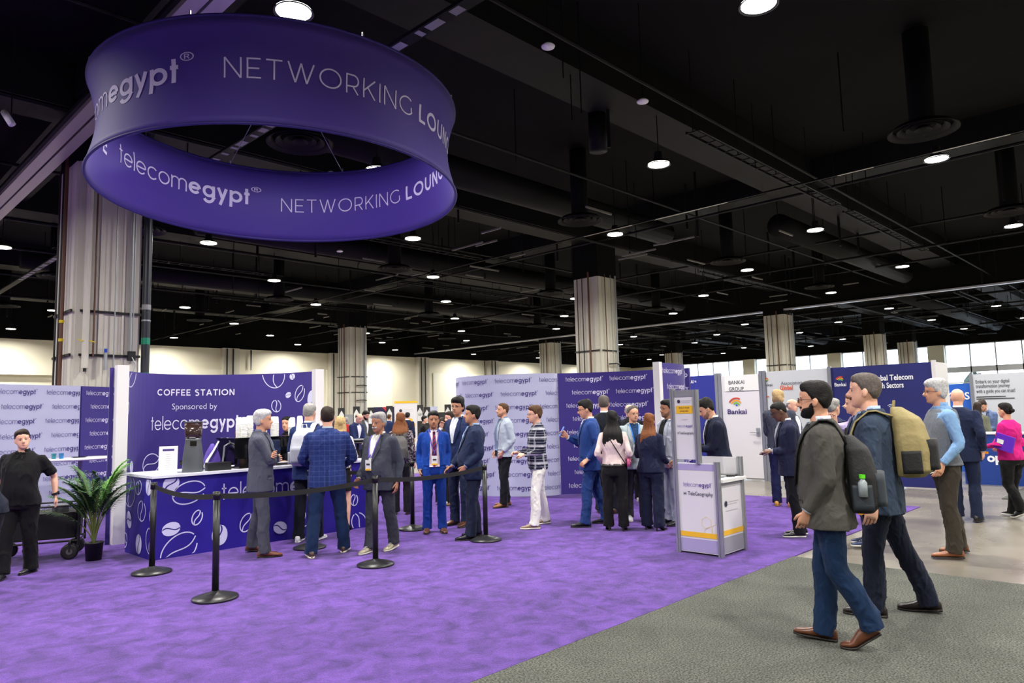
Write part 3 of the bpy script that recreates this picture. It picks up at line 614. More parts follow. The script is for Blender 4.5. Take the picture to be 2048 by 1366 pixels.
MB().b2((-.04, -.109, .425), (.03, -.1, .437)).build('badge', mat('badge', (190, 190, 195), .3, .5), t)
MB().cyl((-.15, 0, .12), (-.11, 0, .12), .03, n=10).build('knob', M_strut, t)
o = MB().b2((-.14, -.09, 0), (.14, .09, .1)).build('card_box', mat('black_box', (24, 24, 26), .4, var=.2, vscale=8), None, loc=(4.02, 9.25, CZ), rotz=R(-8)); tag(o, 'small black box on the counter beside the grinder', 'box')
t = thing('portafilter_bag', 'purple and white cloth bag leaning behind the black box', 'bag', (4.1, 9.62, CZ), .2)
MB().loft([rr(.26, .12, 0), rr(.24, .11, .1), rr(.16, .09, .22), rr(.03, .03, .33)]).build('pouch', mat('purple_cloth', (84, 60, 160), .7), t, True); MB().tube([(-.15, -.05, .02), (-.11, -.06, .12), (-.02, -.06, .24), (.06, -.05, .36)], [.03, .025, .02, .015], 8, .5).build('white_strap', M_white, t, True)
t = thing('espresso_machine', 'black and chrome espresso machine with round emblems on its back panel', 'coffee machine', (4.82, 9.5, CZ))
M_bg = MATS['black_gloss']; M_chr = mat('chrome_panel', (120, 130, 160), .12, .9)
MB().b2((-.58, -.24, .06), (.62, .26, .38)).build('body', M_bg, t)
MB().loft([[(-.38, -.245, .07), (-.38, -.29, .1), (-.38, -.285, .34), (-.38, -.245, .37)], [(.05, -.245, .07), (.05, -.29, .1), (.05, -.285, .34), (.05, -.245, .37)]]).build('chrome_panel', M_chr, t)
MB().b2((.06, -.262, .08), (.6, -.24, .37)).build('back_panel', M_bg, t)
for x in (-.1, .42):
    sf = flat((x, -.292 if x < 0 else -.264, .21), (1, 0, 0)); mb = MB()
    for r_ in (.062, .048): v, f = ribbon(_arc(0, 0, r_, 0, 360, 28), .006); mb.add(sf(v[:, 0], v[:, 1], .003), f)
    v, f = ribbon(_arc(0, 0, .022, 0, 360, 20), .008); mb.add(sf(v[:, 0], v[:, 1], .003), f); v, f = ribbon(np.array([(.008, -.008), (.028, -.03)]), .008); mb.add(sf(v[:, 0], v[:, 1], .003), f)
    mb.build('round_emblem', mat('silver_print', (200, 205, 215), .3), t)
MB().b2((-.36, -.296, .17), (-.24, -.29, .33)).build('paper_label', M_offw, t)
MB().b2((-.6, -.27, .38), (.64, .28, .40)).build('cup_rail', M_bg, t)
for x in (-.52, .55):
    for y in (-.2, .2): MB().cyl((x, y, 0), (x, y, .06), .025, n=8).build('foot', M_bg, t)
MB().tube([(-.57, -.1, .34), (-.66, -.12, .3), (-.68, -.12, .1)], .012, 8).build('steam_wand', M_cond, t); MB().b2((-.56, -.34, .0), (-.42, -.2, .13)).build('drip_tray', M_bg, t)
cup0 = None
cups = MB().lathe([(.028, 0), (.03, 0), (.041, .095), (.044, .096), (.044, .101), (.040, .101), (.037, .01), (.001, .008)], 14)
lab = 'white paper coffee cup stacked upside down on the espresso machine'
M_cup = mat('paper_cup', (238, 238, 236), .55)
for i, (x, y, n) in enumerate(((-.42, -.18, 10), (-.31, -.12, 11), (-.2, -.2, 9), (-.1, -.1, 11), (.0, -.18, 10), (-.42, -.02, 10), (-.25, .03, 11), (-.05, .05, 10), (.1, -.05, 10), (.3, -.12, 8), (.4, -.18, 10), (.38, .0, 9))):
    for k in range(n):
        if cup0 is None:
            cup0 = cups.build('paper_cup', M_cup, smooth=True); o = cup0; tag(o, lab, 'cup', 'stacked paper cups on the coffee machine')
        else: o = cup0.copy(); COL.objects.link(o)
        o.location = (4.82+x+random.uniform(-.002, .002), 9.5+y, CZ+.40+.102+k*.019); o.rotation_euler = (math.pi, 0, random.random()*6)
# ---- high table with cups
tp = at(157, 914, 1.06)
t = thing('bar_table', 'round white topped bar table by the left backdrop', 'table', (tp[0], tp[1]-.1, 0)); tx, ty = tp[0], tp[1]-.1
MB().lathe([(.02, 1.02), (.56, 1.02), (.58, 1.035), (.58, 1.05), (.01, 1.055)], 40).build('table_top', M_white, t, True)
MB().cyl((0, 0, .03), (0, 0, 1.02), .035, n=14).build('pole', M_alu, t, True); MB().lathe([(.26, .012), (.26, .022), (.05, .04), (.03, .08)], 28).build('base', M_alu, t, True)
for k, (dx, dy, lb_) in enumerate(((-.40, .0, 'teal and yellow paper cup on the bar table, nearest its edge'), (-.30, -.05, 'blue paper cup on the bar table beside the dark plate'))):
    o = MB().lathe([(.03, 0), (.04, .09), (.043, .09), (.037, .09), (.028, .005)], 16).build('coffee_cup', mat('cup_teal%d' % k, ((60, 160, 175), (50, 130, 200))[k], .5, var=.35, vscale=14), smooth=True, loc=(tx+dx, ty+dy, 1.055)); tag(o, lb_, 'cup')
o = MB().lathe([(.02, 0), (.1, .004), (.13, .014), (.1, .012), (.02, .008)], 24).build('dark_plate', M_bg, smooth=True, loc=(tx-.0, ty+.05, 1.055)); tag(o, 'small dark plate lying on the bar table', 'plate')
# ---- palm
def palm():
    x, y = at(187, 1122)[:2]
    t = thing('potted_palm', 'leafy green potted palm beside the coffee counter', 'plant', (x, y, .012))
    MB().lathe([(.085, 0), (.1, .2), (.108, .2), (.108, .21), (.094, .21), (.09, .17), (.01, .17)], 20).build('pot', mat('black_pot', (26, 26, 28), .5), t, True)
    M_l = [mat('palm_green', (52, 98, 40), .5, var=.3, vscale=9), mat('palm_dark', (40, 70, 36), .5, var=.3, vscale=9), mat('palm_bright', (92, 150, 50), .5, var=.25, vscale=9)]
    M_st = mat('palm_stem', (98, 110, 52), .6)
    rs_ = random.Random(3)
    fr = [(0.15, .95, .42, 2), (-.25, 1.0, .35, 2), (.5, .85, .4, 2), (1.2, .75, .38, 0), (2.0, .8, .42, 0), (2.7, .75, .5, 0), (3.3, .65, .55, 0), (3.9, .7, .4, 1), (4.6, .7, .35, 0), (5.3, .75, .5, 1), (5.9, .7, .5, 0), (.9, .6, .5, 1), (3.0, .38, .6, 1), (2.4, .95, .3, 0), (4.2, .9, .28, 0), (.3, .62, .5, 1)]+[(rs_.uniform(0, 6.28), rs_.uniform(.55, .95), rs_.uniform(.25, .42), rs_.choice((0, 1, 0))) for _ in range(8)]
    for a, hgt, reach, mk in fr:
        c, s = math.cos(a+AL*0), math.sin(a); m = 12; hgt *= 1.15; reach *= .86; hgt = max(hgt, .55)
        q = np.linspace(0, 1, m); rad = reach*(.15*q+.85*q**1.9); z = .15+hgt*(1.15*q-.28*q**3)
        pts = np.stack([rad*c, rad*s, z], 1); st = MB().tube(pts, np.linspace(.009, .003, m), 6).build('stem', M_st, t, True)
        lf = MB(); side = np.array([-s, c, 0])
        for i in np.linspace(.42, 1.0, 20):
            b = np.array([np.interp(i, q, pts[:, k]) for k in range(3)]); tn = np.array([np.interp(min(1, i+.03), q, pts[:, k]) for k in range(3)])-np.array([np.interp(i-.03, q, pts[:, k]) for k in range(3)]); tn /= np.linalg.norm(tn)
            for sg in (-1, 1):
                L = (.24-.14*abs(i-.6)/.4)*rs_.uniform(.85, 1.1); d = side*sg*.62+tn*.8+np.array([0, 0, -.06]); d /= np.linalg.norm(d); e1 = b+d*L*.5; e2 = b+d*L+np.array([0, 0, -.05*L/.2]); wv = np.cross(d, np.array([0, 0, 1.])); wv /= np.linalg.norm(wv); wv = wv*.014
                lf.add([b, e1-wv, e2, e1+wv, e1+np.array([0, 0, .004])], [(0, 1, 4), (1, 2, 4), (2, 3, 4), (3, 0, 4)])
        lf.build('frond', M_l[mk], t)['label'] = ('dark green palm frond' if mk == 1 else 'bright green palm frond' if mk == 2 else 'green palm frond')
palm()
# ---- folding wagon
t = thing('folding_wagon', 'black folding wagon on four wheels behind the woman in black', 'wagon', (2.33, 10.42, .012), R(-22))
MB().loft([rr(.86, .5, .25, e=8), rr(.9, .52, .56, e=8)], caps=True).build('fabric_body', mat('black_canvas', (18, 18, 20), .8), t)
for sx in (-1, 1):
    for sy in (-1, 1):
        MB().cyl((sx*.45, sy*.27, .16), (sx*.45, sy*.27, .64), .014, n=8).build('corner_post', M_strut, t)
        w_ = MB(); a = np.linspace(0, 2*math.pi, 24, endpoint=False)
        w_.loft([np.stack([sx*.36+r_*np.cos(a), np.full(24, sy*.27+dy), .095+r_*np.sin(a)], 1) for r_, dy in ((.07, -.03), (.093, -.026), (.095, 0), (.093, .026), (.07, .03))]); wh = w_.build('wheel', M_strut, t, True)
        MB().cyl((sx*.36, sy*.27-.034, .095), (sx*.36, sy*.27+.034, .095), .035, n=10).build('wheel_hub', mat('grey_hub', (80, 80, 84), .4), wh)
        MB().tube([(sx*.36, sy*.27-.045, .095), (sx*.36, sy*.27-.045, .2), (sx*.36, sy*.27, .22)], .012, 6).build('fork', M_strut, t)
f = MB()
for z in (.22, .64):
    f.tube([(-.45, -.27, z), (.45, -.27, z), (.45, .27, z), (-.45, .27, z), (-.45, -.27, z)], .012, 6)
f.build('frame', M_strut, t); MB().box((.2, -.05, .6), (.18, .24, .08), .3).build('grey_flap', mat('grey_flap', (96, 98, 104), .5), t)
# ---- stanchions
def stanchion():
    t = thing('stanchion', 'x', 'stanchion', group=None)
    MB().lathe([(.20, .0), (.205, .012), (.2, .022), (.13, .045), (.05, .062), (.034, .075), (.01, .08)], 36).build('base', mat('black_base', (34, 34, 37), .35), t, True)
    MB().cyl((0, 0, .06), (0, 0, .9), .031, n=20).build('post', mat('black_post', (22, 22, 24), .35), t, True)
    MB().cyl((0, 0, .9), (0, 0, .97), .034, n=20).build('belt_head', mat('black_head', (14, 14, 15), .3), t, True); return t
SP = [(2.93, 8.37), (2.90, 6.69), (4.68, 6.71), (6.46, 6.82), (6.45, 8.33), (4.77, 8.26)]
SL = ['black stanchion at the corner of the coffee counter', 'black stanchion nearest the camera, left in the queue', 'black stanchion in front of the man with the grey moustache', 'black stanchion right beside the navy suit man', 'black stanchion just left of the bright blue suit man', 'black stanchion mostly hidden behind the checked blazer man']
sts = []
for i, (x, y) in enumerate(SP):
    o = stanchion() if i == 0 else copy_tree(sts[0], None)
    o.location = (x, y, .012); o['label'] = SL[i]; o['group'] = 'black belt stanchions of the queue'; sts.append(o)
for a_, b_ in ((0, 1), (1, 2), (2, 3), (5, 4)):
    A = np.array(SP[a_]); B = np.array(SP[b_]); q = np.linspace(0, 1, 17); dxy = (B-A)/np.linalg.norm(B-A); A2 = A+dxy*.034; B2 = B-dxy*.034
    nrm = np.array([-dxy[1], dxy[0], 0])*.002; rings = []
    for k in q:
        c = np.r_[A2+(B2-A2)*k, .925+.012-.045*(1-(2*k-1)**2)]; tw = .35*math.sin(k*math.pi)*.02
        rings.append([c+nrm+[0, 0, -.025], c+nrm+[0, 0, .025], c-nrm+[0, 0, .025], c-nrm+[0, 0, -.025]])
    mb = MB().loft(rings); mb.v = [v-np.array([A[0], A[1], .012]) for v in mb.v]; mb.build('retractable_belt', mat('black_belt', (18, 18, 19), .8), sts[a_])
# ---- kiosk
kx0, kx1, ky0, ky1 = 7.28, 7.82, 3.95, 4.47
t = thing('registration_kiosk', 'white and aluminium podium kiosk with yellow stripe and tall header sign', 'kiosk', (kx0, ky0, .012))
def kb(mb): mb.v = [v-np.array([kx0, ky0, 0]) for v in mb.v]; return mb
M_kl = mat('kiosk_lilac', (168, 158, 204), .5); M_kw = mat('kiosk_white', (222, 220, 226), .45); M_kg = mat('kiosk_grey', (150, 152, 156), .5); M_yel = mat('kiosk_yellow', (240, 186, 40), .5)
def kpost(x, y, z1, z0=0.): 
    mb = MB()
    for dx, dy in ((-.014, -.014), (.014, -.014), (.014, .014), (-.014, .014)): mb.box((x+dx, y+dy, (z0+z1)/2), (.024, .024, z1-z0))
    kb(mb).build('profile_post', M_alu, t)
kpost(kx0, ky0, 1.03); kpost(kx0, ky1, 1.86); kpost(kx1, ky0, 1.06); kpost(kx1, ky1, 1.06); kpost(kx0-.0+.0, ky1-.30+.0, 1.84, 1.0)
kb(MB().b2((kx0-.005, ky0, .02), (kx0+.01, ky1, 1.01))).build('front_panel', M_kw, t)
kb(MB().b2((kx0, ky0-.005, .02), (kx1, ky0+.01, .84))).build('side_panel', M_kw, t)
kb(MB().b2((kx0, ky1-.01, .02), (kx1, ky1+.005, .84))).build('rear_side_panel', M_kw, t)
kb(MB().b2((kx1-.01, ky0, .02), (kx1+.005, ky1, 1.05))).build('back_panel', M_kw, t)
kb(MB().b2((kx0+.02, ky0-.05, .80), (kx1+.04, ky1, .835))).build('shelf', M_white, t)
kb(MB().b2((kx0-.008, ky1-.3, 1.05), (kx0+.008, ky1, 1.83))).build('header_panel', M_kw, t)
kb(MB().b2((kx0-.012, ky1-.3, 1.76), (kx0+.012, ky1, 1.84))).build('header_cap', M_alu, t)
fk = flat((kx0-.005, ky1, 0), (0, -1, 0)); sk = flat((kx0, ky0-.005, 0), (1, 0, 0)); hk = flat((kx0-.008, ky1, 0), (0, -1, 0)); W_ = ky1-ky0
for sf_, a_, nm_, m_ in ((fk, (.03, .93, W_-.03, 1.0), 'lilac_band', M_kl), (fk, (.03, .03, W_-.03, .17, .004), 'lilac_band', M_kl), (sk, (.03, .03, W_, .2, .004), 'grey_band', M_kg), (sk, (.03, .76, W_, .83, .004), 'grey_band', M_kg), (fk, (.03, .19, W_-.03, .245, .005), 'yellow_stripe', M_yel), (sk, (.03, .22, W_, .275, .005), 'yellow_stripe', M_yel), (hk, (.045, 1.57, .26, 1.66, .004), 'yellow_panel', M_yel)):
    mb = MB(); rect(mb, sf_, *a_); kb(mb).build(nm_, m_, t)
mb = MB(); put(mb, word(TE), fk, .09, .745, .036, .005, width=.36); kb(mb).build('logo_print', mat('logo_violet', (90, 60, 160)), t)
mb = MB(); put(mb, bfont('TeleGeography', .004), fk, .145, .65, .045, .005, width=.31)
for a_, b_ in (((.09, .65), (.125, .685)), ((.09, .685), (.125, .65)), ((.085, .669), (.13, .667))):
    v, f = ribbon(np.array([a_, b_]), .004); mb.add(fk(v[:, 0], v[:, 1], .005), f)
put(mb, bfont('TeleGeography', .004), hk, .075, 1.335, .03, .006, width=.185); v, f = ribbon(np.array([(.05, 1.335), (.07, 1.36)]), .004); mb.add(hk(v[:, 0], v[:, 1], .006), f); v, f = ribbon(np.array([(.05, 1.36), (.07, 1.335)]), .004); mb.add(hk(v[:, 0], v[:, 1], .006), f)
put(mb, bfont('PICK UP YOUR', .0), hk, .085, 1.625, .022, .006, width=.135); put(mb, bfont('BADGE HERE', .0), hk, .1, 1.59, .018, .006, width=.105)
def hexa(mb, sf, u, v, r_, off=.006):
    a = np.radians(np.arange(6)*60+30); P = sf(u+r_*np.cos(a), v+r_*np.sin(a), off); mb.add(P, [tuple(range(6))])
hexa(mb, hk, .085, 1.71, .022); hexa(mb, sk, .14, .56, .035)
kb(mb).build('dark_print', mat('print_navy', (40, 40, 70)), t)
mb = MB(); put(mb, word(TE), hk, .05, 1.415, .021, .006, width=.205); kb(mb).build('header_logo', MATS['logo_violet'], t)
mb = MB()
for sf, u, v, w_ in ((hk, .12, 1.715, .13), (hk, .12, 1.695, .11), (hk, .11, 1.5, .08), (sk, .2, .575, .24), (sk, .2, .55, .2), (sk, .13, .48, .28)): rect(mb, sf, u, v, u+w_, v+.006, .005)
kb(mb).build('faint_print', mat('faint_print', (196, 196, 202)), t)
mb = MB()
for u, v, r_ in ((.36, .36, .065), (.47, .30, .05), (.38, .26, .05)):
    a = np.radians(np.arange(7)*60+30); vv, f = ribbon(np.stack([u+r_*np.cos(a), v+r_*np.sin(a)], 1), .004); vv[:, 0] = np.minimum(vv[:, 0], W_-.04); vv[:, 1] = np.maximum(vv[:, 1], .25); mb.add(fk(vv[:, 0], vv[:, 1], .005), f)
kb(mb).build('hexagon_outlines', mat('soft_yellow', (240, 214, 150)), t)
kb(MB().box((kx0+.3, ky0+.22, .845), (.22, .3, .02), .2)).build('tray', M_kg, t)
o = MB().box((0, 0, .012), (.16, .22, .024), .3).build('tablet', M_bg, loc=(kx0+.42, ky0+.12, .848)); tag(o, 'black tablet lying on the kiosk shelf', 'tablet')
o = MB().lathe([(.03, 0), (.032, .1), (.02, .13), (.005, .13)], 12).build('dispenser', M_strut, loc=(kx0+.12, ky0+.16, .87)); tag(o, 'small dark dispenser standing inside the kiosk', 'dispenser')
# ---- booth with blue, white and navy walls (right)
BX = 15.3
t = thing('exhibitor_booth', 'exhibitor booth with aluminium posts, white door and grey and navy printed walls', 'booth', (BX, 5.6, 0))
def bb(mb): mb.v = [v-np.array([BX, 5.6, 0]) for v in mb.v]; return mb
M_bn = mat('booth_blue', (40, 48, 140), .5, var=.15, vscale=.8); M_nv = mat('booth_navy', (28, 34, 104), .5, var=.2, vscale=.7); M_gy = mat('booth_grey', (196, 200, 206), .6, bump=.05, bscale=3)
for nm, ya, yb, z0, z1, m in (('blue_wall', 9.7, 8.24, .02, 2.4, M_bn), ('white_wall', 8.08, 7.12, .02, 2.36, M_kw), ('grey_wall', 7.0, 5.64, .02, 2.4, M_gy), ('navy_wall', 5.6, 3.72, .02, 2.4, M_nv)):
    bb(MB().b2((BX, yb, z0), (BX+.04, ya, z1))).build(nm, m, t)
for y in (9.7, 8.2, 8.12, 7.12, 7.04, 5.62, 3.68): bb(MB().b2((BX-.03, y-.035, 0), (BX+.05, y+.035, 2.43))).build('profile_post', M_alu if y > 4 else M_offw, t)
bb(MB().b2((BX, 3.66, .02), (BX+.9, 3.7, 2.4))).build('side_wall', M_offw, t)
bs = flat((BX, 10, 0), (0, -1, 0))
def buv(px, py): q = onx(px, py, BX); return 10-q[1], q[2]
def bput(mb, wd, x0, y0, x1, h): u0, v0 = buv(x0, y0); u1, _ = buv(x1, y0); put(mb, wd, bs, u0, v0, h, .008, width=u1-u0)
# door and sign
dr = bb(MB().b2((BX-.03, 7.16, .05), (BX-.005, 7.98, 1.98))).build('door', M_kw, t)
h_ = MB().b2((BX-.05, 7.19, .98), (BX-.03, 7.27, 1.16)); h_.cyl((BX-.05, 7.23, 1.07), (BX-.1, 7.23, 1.07), .012); h_.cyl((BX-.1, 7.23, 1.07), (BX-.1, 7.4, 1.07), .012); bb(h_).build('door_handle', M_cond, dr)
bb(MB().b2((BX-.035, 7.16, 2.0), (BX-.005, 7.98, 2.36))).build('name_board', M_white, t)
bs2 = flat((BX-.03, 10, 0), (0, -1, 0))
def b2put(mb, wd, x0, y0, x1, h):
    q = onx(x0, y0, BX-.03); q1 = onx(x1, y0, BX-.03); put(mb, wd, bs2, 10-q[1], q[2], h, .008, width=q[1]-q1[1])
M_ink = mat('print_ink', (44, 44, 52)); M_wp = mat('print_white', (236, 238, 244)); M_or = mat('print_orange', (214, 84, 40))
mb = MB(); b2put(mb, bfont('BANKAI', .012), 1457, 769, 1489, .085); b2put(mb, bfont('GROUP', .012), 1458, 782, 1488, .085); bb(mb).build('board_lettering', M_ink, t)
mb = MB(); b2put(mb, bfont('Bankai', .03), 1455, 828, 1494, .11); bb(mb).build('door_lettering', mat('print_violet', (60, 44, 110)), t)
mb = MB(); bput(mb, bfont('Bankai', .01), 1522, 773, 1545, .065); bput(mb, bfont('Association', 0), 1562, 770, 1605, .08); bb(mb).build('dark_lettering', mat('print_grey', (74, 78, 92)), t)
mb = MB(); bput(mb, bfont('Global', .03), 1560, 780, 1586, .1); bb(mb).build('orange_lettering', M_or, t)
mb = MB(); bput(mb, bfont('Bankai', .012), 1669, 773, 1693, .075); bput(mb, bfont('Global Telecom', .03), 1742, 762, 1827, .11); bput(mb, bfont('Tech Sectors', .03), 1748, 777, 1808, .11)
bput(mb, bfont('Fintech + AI =', .025), 1357, 768, 1393, .08)
for cx, cy in ((1692, 819), (1783, 818)):
    u, v = buv(cx, cy)
    for r_ in (.03, .06, .09): vv, f = ribbon(_arc(u, v, r_, 45, 135, 10), .008); mb.add(bs(vv[:, 0], vv[:, 1], .007), f)
bb(mb).build('white_lettering', M_wp, t)
def swoosh(sf, qf, cx, cy, sc, nm):
    for k, (c_, r0, a0, a1) in enumerate((((200, 60, 40), 1., 60, 150), ((240, 160, 30), .72, 35, 150), ((110, 180, 50), .42, 20, 140), ((40, 90, 200), .16, 30, 120))):
        mb = MB(); u, v = qf(cx, cy); vv, f = ribbon(_arc(u, v, r0*sc, a0, a1, 14), .17*sc); mb.add(sf(vv[:, 0], vv[:, 1], .008), f); bb(mb).build('logo_arc', mat('logo_c%d' % k, c_), t)
swoosh(bs2, lambda x, y: (10-onx(x, y, BX-.03)[1], onx(x, y, BX-.03)[2]), 1473, 813, .19, 'a'); swoosh(bs, buv, 1533, 764, .085, 'b'); swoosh(bs, buv, 1681, 763, .1, 'c')
mb = MB(); u, v = buv(1541, 810); vv, f = ribbon(_arc(u, v, .19, 95, 250, 20), .02); mb.add(bs(vv[:, 0], vv[:, 1], .008), f); bb(mb).build('ring_print', M_or, t)
# ---- info counter and tall banner (far right)
q0 = (16.6, 3.62); t = thing('info_counter', 'royal blue info counter with white top behind the bald man', 'counter', (16.6, .6, 0))
MB().b2((0, 0, 0), (.6, 3.0, .98)).build('cabinet', mat('royal_blue', (20, 58, 140), .45), t); MB().b2((-.03, -.02, .98), (.62, 3.02, 1.01)).build('worktop', M_white, t)
sf = flat((0, 3., 0), (0, -1, 0)); mb = MB(); q = onx(1975, 923, 16.6); put(mb, bfont('optiva', .05), sf, 3.6-q[1], q[2], .17, .008); mb.build('counter_lettering', M_wp, t)
t = thing('tall_banner', 'pale banner wall reading Embark on your digital transformation journey', 'banner', (19.4, 0, 0))
MB().b2((0, 0.6, 0), (.06, 3.9, 2.25)).build('panel', mat('banner_grey', (196, 200, 208), .6), t); sf = flat((0, 10, 0), (0, -1, 0)); mb = MB()
for tx_, x0, y0, x1 in (('Embark on your digital', 1951, 767, 2019), ('transformation journey', 1952, 776, 2020), ('with a guide you can trust!', 1953, 786, 2031)):
    q = onx(x0, y0, 19.4); q1 = onx(x1, y0, 19.4); put(mb, bfont(tx_, .008), sf, 10-q[1], q[2], .085, .006, width=q[1]-q1[1])
for i, (x0, y0, x1) in enumerate(((1953, 795, 2012), (1953, 799, 2030))):
    q = onx(x0, y0, 19.4); q1 = onx(x1, y0, 19.4); rect(mb, sf, 10-q[1], q[2], 10-q1[1], q[2]+.02, .006)
mb.build('banner_lettering', M_ink, t); MB().b2((-.03, 3.88, 0), (.08, 3.95, 2.27)).build('profile_post', M_alu, t)
t = thing('blue_booth_wall', 'bright blue booth wall with white arcs beside the pale banner', 'booth wall', (19.5, 3.95, 0)); MB().b2((0, .0, 0), (.05, .75, 2.05)).build('panel', mat('bright_blue', (28, 90, 190), .5), t); sf = flat((0, .75, 0), (0, -1, 0)); mb = MB()
for r_ in (.05, .1, .15): vv, f = ribbon(_arc(.42, 1.72, r_, -20, 200, 16), .024); mb.add(sf(vv[:, 0], vv[:, 1], .006), f)
put(mb, bfont('S', .03), sf, .6, 1.68, .17, .006); mb.build('arcs', M_wp, t)
t = thing('white_booth_wall', 'narrow white booth wall behind the grey vest man', 'booth wall', (19.5, 4.72, 0)); MB().b2((0, 0, 0), (.05, .8, 2.05)).build('panel', M_kw, t); sf = flat((0, .8, 0), (0, -1, 0)); mb = MB(); put(mb, bfont('SKET', .02), sf, .3, 1.8, .06, .006); mb.build('lettering', M_ink, t)
# ---- far lounge signs by the back wall
def polar(px, dist, py=840):
    d = pray(px, py); d = d[:2]/np.linalg.norm(d[:2]); return d*dist
def upright(name, label, cat, px, dist, w_, h_, m, group=None):
    x, y = polar(px, dist); t = thing(name, label, cat, (x, y, 0), math.atan2(y, x)-math.pi/2, group)
    MB().b2((-w_/2, -.03, 0), (w_/2, .03, h_)).build('panel', m, t); return t
M_bk = mat('sign_black', (42, 42, 44), .5)
def zt(px, py, dist): d = pray(px, py); return HC+d[2]*dist/np.linalg.norm(d[:2])
for k, (px, py, code, lb_) in enumerate(((683, 816, 'A18', 'black table sign with white arrow plate, left of the far column'), (713, 813, 'A19', 'black table sign with white arrow plate right of the far column foot'), (742, 815, 'A21', 'black table sign with white arrow plate left of the navy poster'), (779, 812, 'A28', 'black table sign with white arrow plate between poster and banner'), (840, 810, 'A20', 'black table sign just right of the orange topped banner'), (854, 814, 'A26', 'black table sign above the bright blue suit man'), (896, 809, 'A23', 'black table sign beside the tall glasses man head'))):
    D = 34; w_ = 13/F*D; t = upright('table_sign', lb_, 'sign', px, D, w_, zt(px, py, D), M_bk, 'numbered table signs'); z = zt(px, py, D); sf = flat((-w_/2, -.03, 0), (1, 0, 0)); mb = MB()
    P = sf(np.array([.12, .88, .88, .5, .12])*w_, z-np.array([.75, .75, .33, .12, .33]), .005); mb.add(P, [(0, 1, 2, 3, 4)]); mb.build('arrow_plate', M_white, t); mb = MB(); put(mb, bfont(code, .01), sf, w_*.5, z-.5, .11, .01, align='c', width=w_*.5); mb.v = [v-np.array([w_*.25*0, 0, 0]) for v in mb.v]; mb.build('lettering', M_ink, t)
D = 30; t = upright('orange_topped_banner', 'white banner with orange top band beyond the queue', 'banner', 812, D, 44/F*D, zt(812, 802, D), M_kw); z = zt(812, 802, D); w_ = 44/F*D; sf = flat((-w_/2, -.03, 0), (1, 0, 0))
mb = MB(); rect(mb, sf, 0, z-.09, w_, z, .006); mb.build('orange_band', M_yel, t); mb = MB(); hexa(mb, sf, w_*.27, z-.4, .07, .006); mb.build('emblem', M_ink, t)
mb = MB(); rect(mb, sf, w_*.4, z-.37, w_*.8, z-.36, .006); rect(mb, sf, w_*.4, z-.43, w_*.8, z-.42, .006); mb.build('faint_print', MATS['faint_print'], t)
mb = MB(); hexa(mb, sf, w_*.8, z-1.0, .12, .006); hexa(mb, sf, w_*.7, z-.8, .09, .006); mb.build('yellow_hexagons', M_yel, t)
D = 36; z = zt(768, 814, D); t = upright('navy_poster', 'navy poster with red corner on the far booth', 'poster', 768, D, 40/F*D, z, mat('poster_navy', (36, 32, 72), .5)); w_ = 40/F*D; sf = flat((-w_/2, -.03, 0), (1, 0, 0)); mb = MB(); mb.add(sf(np.array([.4, .78, .78])*w_, z-np.array([0, 0, .4]), .006), [(2, 1, 0)]); mb.build('red_corner', mat('poster_red', (190, 50, 60)), t)
mb = MB(); a = np.linspace(0, 2*math.pi, 16, endpoint=False); mb.add(sf(w_*.62+.16*np.cos(a), z-.8+.16*np.sin(a), .006), [tuple(range(16))]); mb.build('orange_disc', mat('poster_orange', (150, 70, 50)), t)
t = upright('pale_poster', 'pale blue poster standing beyond the blue suit man', 'poster', 868, 36, .38, zt(868, 813, 36), M_lil); t = upright('dark_screen', 'dark screen panel behind the tall glasses man', 'screen', 905, 30, .9, zt(905, 826, 30), M_bk)
for k, (px, D, w_) in enumerate(((735, 40, 3.2), (800, 41, 2.6), (880, 40, 3.))):
    t = upright('low_partition', ('grey booth partition beneath the table signs', 'pale booth partition behind the orange topped banner', 'dark booth partition beneath the pale poster')[k], 'partition', px, D, w_, 1.75, (M_kg, M_kw, M_bk)[k])
# lounge high table behind the queue
q = polar(716, 17.5); t = thing('lounge_high_table', 'high lounge table with a metal tray beyond the grey haired man', 'table', (q[0], q[1], .012))
MB().lathe([(.02, 1.0), (.38, 1.0), (.4, 1.03), (.01, 1.035)], 28).build('table_top', M_bk, t, True); MB().cyl((0, 0, .03), (0, 0, 1.), .03, n=12).build('pole', M_strut, t); MB().lathe([(.28, 0), (.28, .015), (.03, .04)], 24).build('base', M_strut, t)
o = MB().lathe([(.05, 0), (.2, .01), (.3, .06), (.29, .06), (.19, .02), (.04, .01)], 28).build('metal_tray', M_cond, smooth=True, loc=(q[0], q[1], 1.047)); tag(o, 'round metal tray on the lounge high table', 'tray')
